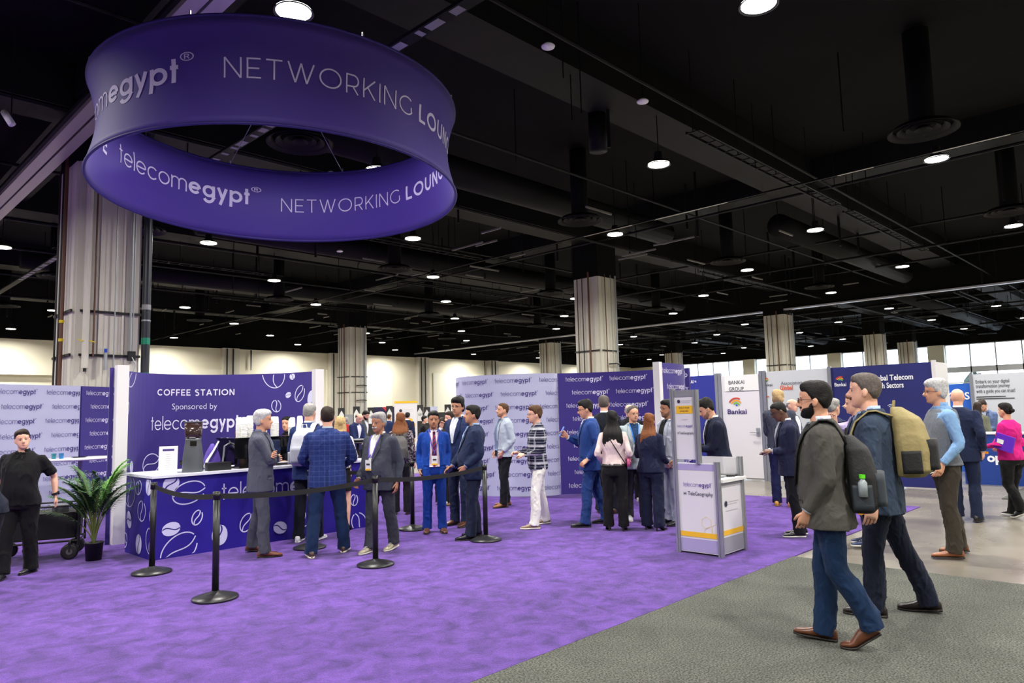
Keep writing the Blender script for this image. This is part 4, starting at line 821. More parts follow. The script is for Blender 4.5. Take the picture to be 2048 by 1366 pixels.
# ================================================================ people
def vnoise(co, sc, seed):
    """cheap smooth noise: warped sines"""
    r_ = np.random.RandomState(seed); out = np.zeros(len(co)); p = co*sc; w = np.zeros_like(p)
    for k in range(3):
        a = r_.randn(3, 3); w[:, k] = np.sin(p@a[0]+r_.rand()*6)+.5*np.sin(2.1*p@a[1]+r_.rand()*6)
    q = p+.7*w
    for k in range(4):
        d = r_.randn(3); d /= np.linalg.norm(d); out += (1-np.abs(np.sin(q@d*(1.+.6*k)+r_.rand()*6)))**2/(1+.5*k)
    return np.clip(out/2.6, 0, 1.4)**1.6-.3
def remesh(mb, vox, smooth=2, wr=0., wsc=9., seed=1, wfun=None):
    me = bpy.data.meshes.new('w'); me.from_pydata(np.concatenate(mb.v).tolist(), [], mb.f); me.update()
    o = bpy.data.objects.new('w', me); WS.collection.objects.link(o)
    m = o.modifiers.new('r', 'REMESH'); m.mode = 'VOXEL'; m.voxel_size = vox; m.use_smooth_shade = True
    if smooth: s = o.modifiers.new('s', 'SMOOTH'); s.factor = .5; s.iterations = smooth
    vl = WS.view_layers[0]; vl.update(); out = bpy.data.meshes.new_from_object(o.evaluated_get(vl.depsgraph))
    bpy.data.objects.remove(o); bpy.data.meshes.remove(me)
    if wr or wfun:
        n = len(out.vertices); co = np.empty(n*3); out.vertices.foreach_get('co', co); co = co.reshape(-1, 3)
        no = np.empty(n*3); out.vertex_normals.foreach_get('vector', no); no = no.reshape(-1, 3)
        if wfun is not None: co = wfun(co)
        if wr: co = co+no*((vnoise(co*np.array([1, 1, .55]), wsc, seed)*wr)[:, None])
        out.vertices.foreach_set('co', co.ravel()); out.update()
    return out
def ell(c, a, b, e=2.3, n=20, T=None):
    t = np.linspace(0, 2*math.pi, n, endpoint=False); cs, sn = np.cos(t), np.sin(t)
    p = np.stack([c[0]+a*np.sign(cs)*np.abs(cs)**(2/e), c[1]+b*np.sign(sn)*np.abs(sn)**(2/e), np.full(n, c[2])], 1)
    return p if T is None else T(p)
# ---- head profile, local origin at eye height in the middle of the head, face along +y
_HZ = np.array([-.122, -.115, -.10, -.085, -.07, -.05, -.03, -.01, .01, .03, .05, .075, .095, .11, .118])
_HF = np.array([.052, .076, .086, .084, .088, .089, .086, .083, .084, .092, .092, .083, .064, .036, .006])
_HB = np.array([-.005, -.02, -.032, -.044, -.062, -.082, -.094, -.1, -.104, -.106, -.104, -.094, -.074, -.046, -.006])
_HW = np.array([.016, .030, .044, .054, .061, .067, .071, .074, .0755, .077, .0765, .069, .055, .034, .006])
def head_rings(sc=1., grow=None, n=32, m=26, sy=1.):
    zs = np.interp(np.linspace(0, 1, m), np.linspace(0, 1, len(_HZ)), _HZ); t = np.linspace(0, 2*math.pi, n, endpoint=False); out = []
    for z in zs:
        f, b, w = np.interp(z, _HZ, _HF), np.interp(z, _HZ, _HB), np.interp(z, _HZ, _HW)
        cy = (f+b)/2; ry = (f-b)/2; cs, sn = np.cos(t), np.sin(t); e = 2.25
        x = w*np.sign(cs)*np.abs(cs)**(2/e); y = cy+ry*np.sign(sn)*np.abs(sn)**(2/e); p = np.stack([x, y, np.full(n, z)], 1)
        if grow is not None:
            c = np.array([0, -.008, .0]); d = p-c; L = np.linalg.norm(d, axis=1)[:, None]; d = d/L
            az = np.degrees(np.arctan2(np.abs(p[:, 0]), p[:, 1]-c[1])); p = p+d*grow(az, p[:, 2], p)[:, None]
        out.append(p*sc)
    return out
def sst(x, a, b): t = np.clip((x-a)/(b-a), 0, 1); return t*t*(3-2*t)
def hair_grow(style, th=.014):
    # az 0 = front, 180 = back; z relative to the eyes
    az_k = [0, 25, 45, 62, 72, 90, 110, 140, 180]
    H = {'short': [.068, .066, .058, .035, .01, -.01, -.012, -.055, -.075], 'recede': [.088, .082, .06, .045, .015, -.005, -.012, -.055, -.075],
         'buzz': [.074, .072, .062, .04, .01, .0, -.01, -.05, -.07], 'full': [.056, .052, .045, .03, .0, -.03, -.05, -.09, -.1],
         'low': [.05, .048, .04, .02, .0, -.02, -.03, -.07, -.085],
         'rim': [.2, .2, .2, .2, .06, .02, .01, -.03, -.06], 'bun': [.07, .066, .055, .035, .02, .0, -.01, -.06, -.08]}[style]
    def g(az, z, p):
        hl = np.interp(az, az_k, H)+.004*np.sin(p[:, 0]*95+p[:, 1]*40)+.006*(p[:, 0] > 0)*(np.abs(p[:, 0]) < .05); m = sst(z-hl, -.012, .022)
        if style == 'rim': m = m*(1-sst(z, .045, .065))
        t = th*(.38+.25*sst(az, 95, 150)+.85*sst(z, .03, .1)+.18*np.sin(p[:, 0]*48+p[:, 2]*30)+.12*np.sin(p[:, 1]*60+p[:, 2]*50))*(1 if style != 'buzz' else .5)
        tex = .0022*np.sin(p[:, 0]*260+np.sin(p[:, 2]*90)*2)*np.sin(p[:, 1]*190)
        return m*(t+tex+.002)-(1-m)**2*.012
    return g
def beard_grow(full=1., mous=True):
    def g(az, z, p):
        top = np.interp(az, [0, 18, 30, 55, 70, 85, 180], [-.083, -.075, -.058, -.05, -.02, -.008, -.4]); m = (1-sst(z-top, -.006, .008))
        m = m*(1-sst(az, 80, 92))
        if mous: m = np.maximum(m, (1-sst(az, 20, 30))*sst(z, -.062, -.056)*(1-sst(z, -.046, -.040)))
        m = m*(1-(1-sst(az, 16, 22))*sst(z, -.080, -.076)*(1-sst(z, -.064, -.06)))
        return m*.006*full-(1-m)*.012
    return g
def stache_grow(az, z, p):
    m = (1-sst(az, 17, 27))*sst(z, -.068, -.062)*(1-sst(z, -.048, -.04)); return m*.009-(1-m)*.012
def ik(a, b, l1, l2, pole):
    d = b-a; L = np.linalg.norm(d); L2 = min(L, (l1+l2)*.999); u = d/(L+1e-9); b = a+u*L2
    x = (l1*l1-l2*l2+L2*L2)/(2*L2); h = math.sqrt(max(0, l1*l1-x*x)); p = np.array(pole, float); p = p-u*(p@u); p /= np.linalg.norm(p)+1e-9
    return a+u*x+p*h, b
def cloth(name, col, kind='plain', rough=.85, **k):
    if name in MATS: return MATS[name]
    m = mat(name, tuple(v*.9 if sum(col) < 450 else v for v in col), rough, var=k.get('var', .12), vscale=k.get('vs', 3.5), bump=.25, bscale=300, sheen=.03, spec=.22)
    n, l, b = nt(m)
    b1 = b.inputs['Normal'].links[0].from_node; tf = n.new('ShaderNodeTexNoise'); tf.inputs['Scale'].default_value = 9; tf.inputs['Detail'].default_value = 2; tf.inputs['Distortion'].default_value = 1.6
    tcf = n.new('ShaderNodeTexCoord'); mpf = n.new('ShaderNodeMapping'); mpf.inputs['Scale'].default_value = (1, 1, .6); l.new(tcf.outputs['Object'], mpf.inputs['Vector']); l.new(mpf.outputs[0], tf.inputs['Vector'])
    b2_ = n.new('ShaderNodeBump'); b2_.inputs['Strength'].default_value = .4; b2_.inputs['Distance'].default_value = .03; l.new(tf.outputs['Fac'], b2_.inputs['Height']); l.new(b2_.outputs[0], b1.inputs['Normal'])
    if kind in ('check', 'plaid', 'tie', 'tweed', 'floral'):
        src = b.inputs['Base Color'].links[0].from_socket if b.inputs['Base Color'].links else None
        tc = n.new('ShaderNodeTexCoord')
        def wave(axis, sc, lo, hi, rot=None):
            w = n.new('ShaderNodeTexWave'); w.bands_direction = axis; w.inputs['Scale'].default_value = sc; w.inputs['Distortion'].default_value = .1
            if rot is not None:
                mp = n.new('ShaderNodeMapping'); mp.inputs['Rotation'].default_value = rot; l.new(tc.outputs['Object'], mp.inputs['Vector']); l.new(mp.outputs[0], w.inputs['Vector'])
            else: l.new(tc.outputs['Object'], w.inputs['Vector'])
            r = n.new('ShaderNodeMapRange'); r.inputs['From Min'].default_value = lo; r.inputs['From Max'].default_value = hi; l.new(w.outputs['Fac'], r.inputs['Value']); return r.outputs[0]
        def mix(fac, a, c2):
            x = n.new('ShaderNodeMix'); x.data_type = 'RGBA'; l.new(fac, x.inputs[0]); l.new(a, x.inputs[6]); x.inputs[7].default_value = lin(c2); return x.outputs[2]
        def mul(a, f):
            x = n.new('ShaderNodeMath'); x.operation = 'MULTIPLY'; l.new(a, x.inputs[0]); x.inputs[1].default_value = f; return x.outputs[0]
        c2 = k.get('col2', (200, 200, 210))
        if kind == 'check':
            o_ = mix(mul(wave('Z', 5.2, .93, .99), .28), src, c2); o_ = mix(mul(wave('X', 5.2, .93, .99), .22), o_, c2)
        elif kind == 'plaid':
            o_ = mix(mul(wave('Z', 2.6, .86, .92), .85), src, c2); o_ = mix(mul(wave('Z', 9., .9, .95), .5), o_, c2); o_ = mix(mul(wave('X', 3., .93, .97), .5), o_, c2)
        elif kind == 'tie': o_ = mix(wave('X', 8, .55, .6, (0, .75, 0)), src, c2)
        else:
            t = n.new('ShaderNodeTexNoise'); t.inputs['Scale'].default_value = 170 if kind == 'tweed' else 32; l.new(tc.outputs['Object'], t.inputs['Vector']); r = n.new('ShaderNodeMapRange'); r.inputs['From Min'].default_value = .5; r.inputs['From Max'].default_value = .58; l.new(t.outputs['Fac'], r.inputs['Value']); o_ = mix(mul(r.outputs[0], .6), src, c2)
        l.new(o_, b.inputs['Base Color'])
    return m
SKIN = {'light': (232, 178, 152), 'tan': (216, 160, 130), 'olive': (200, 146, 116), 'brown': (172, 120, 92), 'dark': (108, 74, 60), 'mid': (192, 138, 108)}
def skinm(k): return mat('skin_'+k, SKIN[k], .5, var=.07, vscale=14, bump=.08, bscale=120)
HAIRC = {'black': (22, 20, 20), 'dkbrown': (44, 33, 27), 'brown': (82, 56, 36), 'auburn': (120, 72, 40), 'grey': (150, 148, 146), 'silver': (186, 186, 188), 'blond': (186, 158, 112), 'red': (140, 88, 52), 'salt': (92, 84, 80)}
def hairm(k): return mat('hair_'+k, HAIRC[k], .62, spec=.25, var=.3, vscale=60, bump=.35, bscale=110)
JK = {'blazer': [(.77, .205, .160, 0), (.84, .205, .158, 0), (.92, .200, .156, .0), (1.0, .190, .150, .004), (1.08, .182, .144, .008), (1.18, .188, .146, .01), (1.28, .197, .148, .006), (1.36, .196, .138, -.004), (1.42, .178, .118, -.01), (1.465, .130, .096, -.014), (1.505, .074, .074, -.012)],
      'shirt': [(.86, .185, .142, 0), (.93, .184, .142, 0), (1.0, .178, .138, .004), (1.08, .174, .134, .008), (1.18, .180, .136, .01), (1.28, .188, .140, .006), (1.36, .188, .130, -.002), (1.42, .168, .108, -.008), (1.462, .122, .088, -.012), (1.5, .068, .068, -.012)]}
def person(label, px, py, face, H=None, head=None, lod=1, sex='m', w=1., belly=0., lean=0., side=0., skin='light', hair=('short', 'brown'), hth=.014, top='blazer', tcol=(40, 50, 80), tkind='plain', tcol2=(200, 200, 210), inner=(225, 228, 236), tie=None, open_=False, front=True,
           pants=(30, 34, 50), pkind='plain', pw=1., shoes=(60, 36, 24), sole=(30, 24, 22), lf=(-.11, .02, -8, 0), rf=(.11, -.02, 8, 0), lh=None, rh=None, lpole=None, rpole=None, hyaw=0., hpitch=0., htilt=0., beard=None, glasses=None, lanyard=None,
           hem=None, sleeve='long', pos=None, longhair=None, curl=.35, name='person', z0=.012, skirt=False, vest=None, facefx=True, heels=False, shirt_tail=False, group=None):
    s_ = 1.
    if pos is None: pos = at(px, py)[:2]
    pos = np.array(pos, float)
    tocam = math.atan2(-pos[1], -pos[0]); th = tocam+R(face)
    if H is None:
        lo, hi = 1.3, 2.1
        d = pray(px, head); H = HC+d[2]*np.linalg.norm(pos)/np.linalg.norm(d[:2])-z0; H = min(max(H, 1.5), 2.0)
    s = H/1.755; seed = (hash(label) % 9999) if False else sum(ord(c)*(i+1) for i, c in enumerate(label)) % 9973
    vox = {0: .0062, 1: .0085, 2: .014}[lod]; cvox = {0: .009, 1: .012, 2: .017}[lod]
    root = thing(name, label, 'person', (pos[0], pos[1], z0), th-math.pi/2, group)
    fem = sex == 'f'; wsh = (.9 if fem else 1.)*w
    ca, sa = math.cos(th-math.pi/2), math.sin(th-math.pi/2)
    def fpx(f):
        if not isinstance(f[0], str): return f
        g = at(f[1], f[2])[:2]-pos; return ((g[0]*ca+g[1]*sa)/s, (-g[0]*sa+g[1]*ca)/s, f[3], f[4])
    lf = fpx(lf); rf = fpx(rf)
    # --- lower body
    hipz = .925
    for f in (lf, rf):
        d2 = (abs(f[0])-.09)**2+f[1]**2; hipz = min(hipz, math.sqrt(max(.1, .8425**2-d2))+.085+(abs(f[3])*.0025 if f[3] > 10 else 0))
    hip = np.array([0, 0, hipz]); dz = hipz-.925
    def T(p):   # torso frame -> body frame (lean about the hips, unit scale)
        p = np.array(p, float).reshape(-1, 3); q = p+[0, 0, dz]; k = sst(q[:, 2], hipz-.02, hipz+.12); a = R(lean)*k; b_ = R(side)*k
        y = q[:, 1]; z = q[:, 2]-hipz; y2 = y*np.cos(a)+z*np.sin(a); z2 = -y*np.sin(a)+z*np.cos(a)
        x2 = q[:, 0]*np.cos(b_)+z2*np.sin(b_); z3 = -q[:, 0]*np.sin(b_)+z2*np.cos(b_); return np.stack([x2, y2, z3+hipz], 1)
    def T1(x, y, z): return T([[x, y, z]])[0]
    legs = []
    for sg, f in ((-1, lf), (1, rf)):
        ank = np.array([f[0], f[1]-.0, .075+(.0 if f[3] <= 0 else math.sin(R(f[3]))*.17)+(.03 if heels else 0)])
        if f[3] > 0: ank[1] -= .0
        hj = np.array([sg*.088*(1.05 if fem else 1)*min(w, 1.15), 0, hipz-.01]); kd = np.array([f[0]*.25, 1., 0]); kd = kd/np.linalg.norm(kd); yawd = np.array([math.sin(R(f[2])), math.cos(R(f[2])), 0])
        Lg = np.linalg.norm(ank-hj); kL = min(1, Lg*(1.002 if f[3] < 12 else 1.03)/.844); kn, an = ik(hj, ank, .432*kL, .412*kL, yawd+np.array([sg*.05, .0, 0])); legs.append((hj, kn, an, f))
    # --- arms
    shx = .172*wsh; arms = []
    for sg, h_, pole in ((-1, lh, lpole), (1, rh, rpole)):
        sh = T1(sg*shx, -.005, 1.392)
        tgt = np.array(h_[:3], float) if h_ is not None else T1(sg*(.212*w+.01), .035, .885)
        if h_ is not None: tgt = tgt+np.array([0, 0, dz]) if len(h_) < 5 else tgt
        if h_ is None: tgt[2] = max(tgt[2], .8)
        el, wr = ik(sh, tgt, .285, .25, pole if pole is not None else (sg*.32, -.95, -.2))
        arms.append((sg, sh, el, wr, (h_[3] if h_ is not None and len(h_) > 3 else None)))
    # --- body mesh (one surface)
    mb = MB(); bw = w*.86
    tor = [(.80, .13, .10), (.88, .155, .115), (.98, .15, .105), (1.08, .14, .098), (1.2, .15, .105), (1.32, .155, .105), (1.4, .14, .085), (1.445, .09, .065)]
    mb.loft([ell((0, .004+belly*.5*math.exp(-((z-1.05)/.12)**2), z), a*bw, b*bw, 2.2, 16, T) for z, a, b in tor])
    nb = T1(0, -.012, 1.43); ht = T1(0, .018, 1.535)
    # head frame
    hs = .985*(.95 if fem else 1.)
    Rh = Matrix.Rotation(-R(lean)*.35, 3, 'X')@Matrix.Rotation(R(hyaw), 3, 'Z')@Matrix.Rotation(R(htilt), 3, 'Y')@Matrix.Rotation(-R(hpitch), 3, 'X'); Rh = np.array(Rh)
    hp = T1(0, .022, 1.52)                    # pivot under the skull
    hc = hp+Rh@np.array([0, .012, .112])
    def HT(p): return (np.asarray(p).reshape(-1, 3)*hs)@Rh.T+hc
    mb.tube([nb, (nb+hp)/2+[0, .0, 0], HT([0, -.028, -.06])[0]], [.068*wsh**.5, .058*(w**.5)*(.88 if fem else 1), .056*(.9 if fem else 1)], 14)
    mb.loft([HT(r_) for r_ in head_rings(1., m=24, n=28)])
    mb.tube(HT([(0, .084, .016), (0, .096, -.008), (0, .113, -.030), (0, .106, -.038), (0, .085, -.042)]), np.array([.008, .0095, .0125, .011, .007])*hs, 8)
    for sg in (-1, 1):
        mb.ball(HT([sg*.012, .094, -.033])[0], .0085*hs, 8, 6); mb.ball(HT([sg*.033, .082, .022])[0], np.array([.02, .008, .007])*hs, 8, 6)
        e_ = MB().ball((0, 0, 0), (.009, .021, .034), 10, 8); v = e_.v[0]@np.array(Matrix.Rotation(sg*.35, 3, 'Z')).T+[sg*.079, -.012, -.012]; mb.add(HT(v), e_.f)
    mb.ball(HT([0, .080, -.067])[0], np.array([.026, .014, .011])*hs, 10, 6); mb.ball(HT([0, .072, -.1])[0], np.array([.02, .016, .014])*hs, 10, 6)
    short = sleeve == 'short'
    for sg, sh, el, wr, hd in arms:
        k = 1. if short else .8; k *= (w**.4)*(.88 if fem else 1)
        mb.tube([T1(0, -.01, 1.36), T1(sg*shx*.75, -.005, 1.372), sh+(el-sh)*.12, sh+(el-sh)*.35, el, el+(wr-el)*.3, wr], np.array([.04, .036, .04, .044, .039, .041, .026])*k, 10)
    for hj, kn, an, f in legs:
        k = (1.05 if skirt else .82)*(w**.4); mb.tube([hj+[0, 0, .03], hj+[0, 0, -.06], (hj+kn)/2, kn, kn+(an-kn)*.35+np.array([0, -.012, 0]), an, an+[0, 0, -.03]], np.array([.075, .085, .07, .052, .052, .034, .034])*k, 10)
    mb.v = [v*s for v in mb.v]
    me = remesh(mb, vox, 2)
    # hands joined to the body at the wrist
    hm = MB(); info = {}
    for sg, sh, el, wr, hd in arms:
        fd = wr-el; fd /= np.linalg.norm(fd); fd0 = fd.copy()
        if hd is not None: fd = np.array(hd, float)*.8+fd*.35; fd /= np.linalg.norm(fd)
        inward = np.array([-sg, .25, 0.]); pn = inward-fd*(inward@fd)          # palm normal
        if abs(fd[1]) > .75: pn = np.array([-sg*.55, 0, -.85]); pn = pn-fd*(pn@fd)
        pn /= np.linalg.norm(pn)+1e-9; sd = np.cross(fd, pn)*sg; k = (.9 if fem else 1.)  # sd: thumb side
        if sd[1]*1.+sd[2]*.8 < 0: sd = -sd
        def ring(c, a, b): t = np.linspace(0, 2*math.pi, 12, endpoint=False); return c+np.outer(np.cos(t)*a, sd)+np.outer(np.sin(t)*b, pn)
        hm.loft([ring(wr-fd*.03, .024*k, .019*k), ring(wr, .027*k, .018*k), ring(wr+fd*.035*k, .038*k, .016*k), ring(wr+fd*.075*k, .042*k, .0145*k), ring(wr+fd*.095*k, .040*k, .011*k)])
        for j, (o_, L) in enumerate(((.030, .070), (.0102, .078), (-.0102, .073), (-.030, .057))):
            b0 = wr+fd*.088*k+sd*o_*k; cu = curl*(1+.25*j)*1.3; pts = [b0-fd*.02]; d_ = fd+sd*o_*1.2; ang = 0; p_ = b0; pts.append(p_)
            for q_, fr_ in enumerate((.45, .3, .25)):
                ang += cu*(.55, .8, .5)[q_]; dd = d_*math.cos(ang)+pn*math.sin(ang); dd /= np.linalg.norm(dd); p_ = p_+dd*L*fr_*k; pts.append(p_)
            hm.tube(pts, np.array([.0085, .0092, .0085, .0078, .006])*k, 7)
        b0 = wr+fd*.025*k+sd*.026*k; dd = fd*.75+sd*.6+pn*.3; dd /= np.linalg.norm(dd); d2 = fd*.92+sd*.2+pn*.42; d2 /= np.linalg.norm(d2)
        hm.tube([b0-sd*.01, b0, b0+dd*.035*k, b0+dd*.035*k+d2*.026*k, b0+dd*.035*k+d2*.045*k], np.array([.012, .0125, .0105, .009, .0065])*k, 7)
        info['l' if sg < 0 else 'r'] = dict(w=wr*s, f=fd, p=pn, s=sd, el=el*s, sh=sh*s)
    hv = np.concatenate(hm.v)*s; bm = bmesh.new(); bm.from_mesh(me); base = [bm.verts.new(v) for v in hv]
    for f in hm.f:
        try: bm.faces.new([base[i] for i in f]).smooth = True
        except ValueError: pass
    bm.to_mesh(me); bm.free(); me.polygons.foreach_set('use_smooth', [True]*len(me.polygons))
    body = link('body', me, skinm(skin), root)
    bvh = BVHTree.FromPolygons([v.co[:] for v in me.vertices], [tuple(p.vertices) for p in me.polygons])
    # --- clothes
    def part(mb, nm, m, **k):
        mb.v = [v*s for v in mb.v]; return mb.build(nm, m, root, **k)
    hz_ = hem if hem is not None else (.78 if top == 'blazer' else .84 if top in ('blouse', 'untucked', 'polo') else .93)
    tab = JK['blazer' if top == 'blazer' else 'shirt']; zz = np.array([r_[0] for r_ in tab]); zmin = hz_
    lv = [z for z in np.linspace(zmin, 1.495, 15)]
    rings = []
    for z in lv:
        a, b, yo = (np.interp(z, zz, [r_[k] for r_ in tab]) for k in (1, 2, 3))
        if fem: a *= np.interp(z, [.8, .95, 1.1, 1.25, 1.4], [1.02, 1., .88, .92, .93]); b *= np.interp(z, [.8, .95, 1.1, 1.25, 1.4], [1.02, 1., .92, 1.08, .95])
        yo += belly*math.exp(-((z-1.06)/.15)**2); a *= w; b *= (w*.5+.5)*(1+belly*1.2*math.exp(-((z-1.06)/.15)**2))
        rings.append(ell((0, yo, z), a, b, 2.35, 24, T))
    mb = MB().loft(rings)
    # shoulders
    sr = {'blazer': .069, 'shirt': .064}.get(top, .062)*(.9 if fem else 1.)*(w**.5)
    for sg, sh, el, wr, hd in arms:
        mb.tube([T1(sg*.05, -.012, 1.418), T1(sg*.12*wsh, -.01, 1.405), sh], [.052, .056, sr*.98], 14); mb.ball(sh, sr*1.02, 14, 10)
        sl = 1. if sleeve == 'long' else 0
        fd = wr-el
        if sleeve == 'long': mb.tube([sh, sh+(el-sh)*.12, sh+(el-sh)*.5, el-(el-sh)*.05, el+fd*.05, el+fd*.5, wr-fd*.03], np.array([1., 1.02, .93, .86, .86, .76, .66])*sr, 14)
        elif sleeve == 'short': mb.tube([sh, sh+(el-sh)*.12, sh+(el-sh)*.5, sh+(el-sh)*.82], np.array([1., 1.05, 1.12, 1.18])*sr, 14)
    if top == 'vest': pass
    mb.v = [v*s for v in mb.v]
    wr_amp = {'blazer': .022, 'shirt': .027, 'untucked': .027}.get(top, .025)
    tm = cloth('%s_%d_%d_%d_%s' % (top, *tcol, tkind), tcol, tkind, col2=tcol2)
    jm = remesh(mb, cvox, 2, wr_amp*s, 20., seed)
    nmj = {'blazer': 'jacket', 'shirt': 'shirt', 'blouse': 'blouse', 'polo': 'polo_shirt', 'untucked': 'shirt'}.get(top, top)
    jk = link(nmj, jm, tm, root, True)
    jb = BVHTree.FromPolygons([v.co[:] for v in jm.vertices], [tuple(p.vertices) for p in jm.polygons])
    def patch(rows, nm, m, off, fr=1, tree=jb, th_=.004, parent=root, frame=T, sc=None):
        """rows: [(z, x0, x1)...] cloth piece laid over the front (fr=1) or back (-1) of the torso"""
        sc = s if sc is None else sc; nx = 7; P = []; last = None
        for z, x0, x1 in rows:
            row = []
            for x in np.linspace(x0, x1, nx):
                o_, t_ = frame([[x, fr*.6, z]])[0]*sc, frame([[x, 0, z]])[0]*sc
                d_ = t_-o_; d_ /= np.linalg.norm(d_); hit = tree.ray_cast(Vector(o_), Vector(d_), 1.2)
                row.append(np.array(hit[0])-d_*off*sc if hit[0] is not None and np.linalg.norm(np.array(hit[0])-o_) < .62*sc+.1 else None)
            for i in range(nx):
                if row[i] is None: row[i] = next((row[j] for j in sorted(range(nx), key=lambda j: abs(j-i)) if row[j] is not None), last if last is not None else frame([[x0, fr*.1, z]])[0]*sc)
            last = row[nx//2]; P.append(row)
        P = np.array(P); nr = len(P); A = P.reshape(-1, 3); dn = (frame([[0, 0, 1.2]])-frame([[0, fr*.1, 1.2]]))[0]; dn /= np.linalg.norm(dn); B = A+dn*th_
        f = []; n_ = nr*nx
        for i in range(nr-1):
            for j in range(nx-1):
                q = (i*nx+j, i*nx+j+1, (i+1)*nx+j+1, (i+1)*nx+j); f.append(q); f.append(tuple(n_+k for k in q[::-1]))
        e_ = [(0, j) for j in range(nx)]+[(i, nx-1) for i in range(1, nr)]+[(nr-1, j) for j in range(nx-2, -1, -1)]+[(i, 0) for i in range(nr-2, 0, -1)]; e_ = [i*nx+j for i, j in e_]
        for a_, b_ in zip(e_, e_[1:]+e_[:1]): f.append((a_, b_, b_+n_, a_+n_))
        return MB().add(np.concatenate([A, B]), f).build(nm, m, parent, True)
    im = cloth('inner_%d_%d_%d' % tuple(inner), inner, var=.03) if inner else None
    if top == 'blazer':
        vb = (.955 if open_ else 1.13); zt_ = 1.49; zs_ = np.linspace(vb, zt_, 12 if lod < 2 else 7)
        wv = lambda z: np.interp(z, [vb, vb+.02, 1.15, 1.35, 1.5], [.012 if not open_ else .075, .016 if not open_ else .075, .022 if not open_ else .07, .062, .066])
        if front:
            patch([(z, -wv(z), wv(z)) for z in zs_], 'shirt_front', im, .008)
            if lod < 2:
                for sg in (-1, 1):
                    zl = np.linspace(vb if not open_ else 1.12, 1.475, 10); lw = lambda z: np.interp(z, [1.1, 1.15, 1.33, 1.36, 1.5], [.004, .02, .062, .045, .03])
                    patch([(z, sg*(wv(z)-.004), sg*(wv(z)+lw(z))) for z in zl], 'lapel', tm, .015)
                    patch([(z, sg*.02 if z < 1.46 else sg*.012, sg*(.05 if z > 1.455 else .035)) for z in (1.425, 1.44, 1.455, 1.47, 1.485)], 'shirt_collar', im, .016)
                    patch([(z, sg*.09, sg*.155) for z in (.93, .95, .975)], 'pocket_flap', tm, .008)
                if not open_:
                    for zb_ in (1.11, 1.0): q = jb.ray_cast(Vector(T1(.01, .6, zb_)*s), Vector((T1(.01, 0, zb_)-T1(.01, .6, zb_))), 1.5)[0]; q is not None and MB().ball(np.array(q), .009, 8, 5).build('button', M_strut, root, True)
            if open_ and pants is not None: patch([(z, -.07, .07) for z in np.linspace(hz_-.01, .965, 5)], 'trouser_front', cloth('trousers_%d_%d_%d' % tuple(pants), pants, pkind), .006)
            if tie:
                tmm = cloth('tie_%d_%d_%d' % tie[0], tie[0], 'tie' if len(tie) > 1 else 'plain', col2=tie[1] if len(tie) > 1 else (0, 0, 0), rough=.5)
                patch([(z, -np.interp(z, [.95, .99, 1.1, 1.4, 1.44, 1.46], [.004, .034, .036, .02, .017, .022]), np.interp(z, [.95, .99, 1.1, 1.4, 1.44, 1.46], [.004, .034, .036, .02, .017, .022])) for z in np.linspace(.95 if open_ else 1.14, 1.46, 12)], 'tie', tmm, .014)
        if lod < 2: patch([(z, -.003, .003) for z in np.linspace(hz_+.02, 1.02, 6)], 'back_vent', mat('seam_dark', (12, 12, 14), .9), .001, fr=-1)
        # jacket collar band
    if lod < 2 and top in ('blazer', 'shirt', 'polo', 'untucked') or (top == 'blazer'):
        cm_ = im if (top == 'blazer' and im) else tm
        rg = [ell((0, -.008+.004*k, z), .062*wsh**.5-k*.003, .064-.004*k, 2.1, 20, T) for k, z in enumerate((1.47, 1.5, 1.524))]; ri = [ell((0, -.008, z), .057*wsh**.5, .06, 2.1, 20, T) for z in (1.524, 1.47)]
        part(MB().loft(rg+ri, caps=False), 'collar', cm_, smooth=True)
        if top == 'blazer': part(MB().loft([ell((0, -.024, z), .082*wsh**.5-k*.006, .068-.004*k, 2.1, 20, T) for k, z in enumerate((1.45, 1.478, 1.503))]+[ell((0, -.02, z), .066, .06, 2.1, 20, T) for z in (1.503, 1.45)], caps=False), 'jacket_collar', tm, smooth=True)
    if top in ('shirt', 'polo', 'untucked') and lod < 2 and front:
        for sg in (-1, 1): patch([(z, sg*.008 if z > 1.45 else sg*.02, sg*(.055 if z > 1.44 else .04)) for z in (1.415, 1.435, 1.455, 1.475)], 'collar_point', tm, .012)
        if top != 'polo':
            patch([(z, -.012, .012) for z in np.linspace(zmin+.01, 1.44, 10)], 'button_placket', tm, .004)
    if vest:
        vm = MB().loft([ell((0, np.interp(z, zz, [r_[3] for r_ in tab])+belly*math.exp(-((z-1.06)/.15)**2), z), np.interp(z, zz, [r_[1] for r_ in tab])*w*wx+.012, (np.interp(z, zz, [r_[2] for r_ in tab])*(w*.5+.5)*(1+belly*1.2*math.exp(-((z-1.06)/.15)**2)))+.012, 2.35, 28, T) for z, wx in ((.90, 1), (.96, 1), (1.06, 1), (1.16, 1), (1.24, 1.), (1.32, .97), (1.40, .9), (1.445, .85), (1.46, .8))])
        vm.v = [v*s for v in vm.v]; link('vest', remesh(vm, cvox, 2, .01*s, 12., seed+3), cloth('vest_%d_%d_%d' % tuple(vest), vest, 'tweed', col2=(90, 92, 98)), root, True)
    if sleeve == 'long' and lod < 2:
        for sg, sh, el, wr, hd in arms:
            fd = (wr-el)/np.linalg.norm(wr-el); part(MB().tube([wr-fd*.03, wr-fd*.004], np.array([.0365, .034])*(.9 if fem else 1)*(w**.5), 12), 'shirt_cuff', im if (top == 'blazer' and im) else tm, smooth=True)
    # --- trousers
    pm = cloth('trousers_%d_%d_%d' % tuple(pants), pants, pkind)
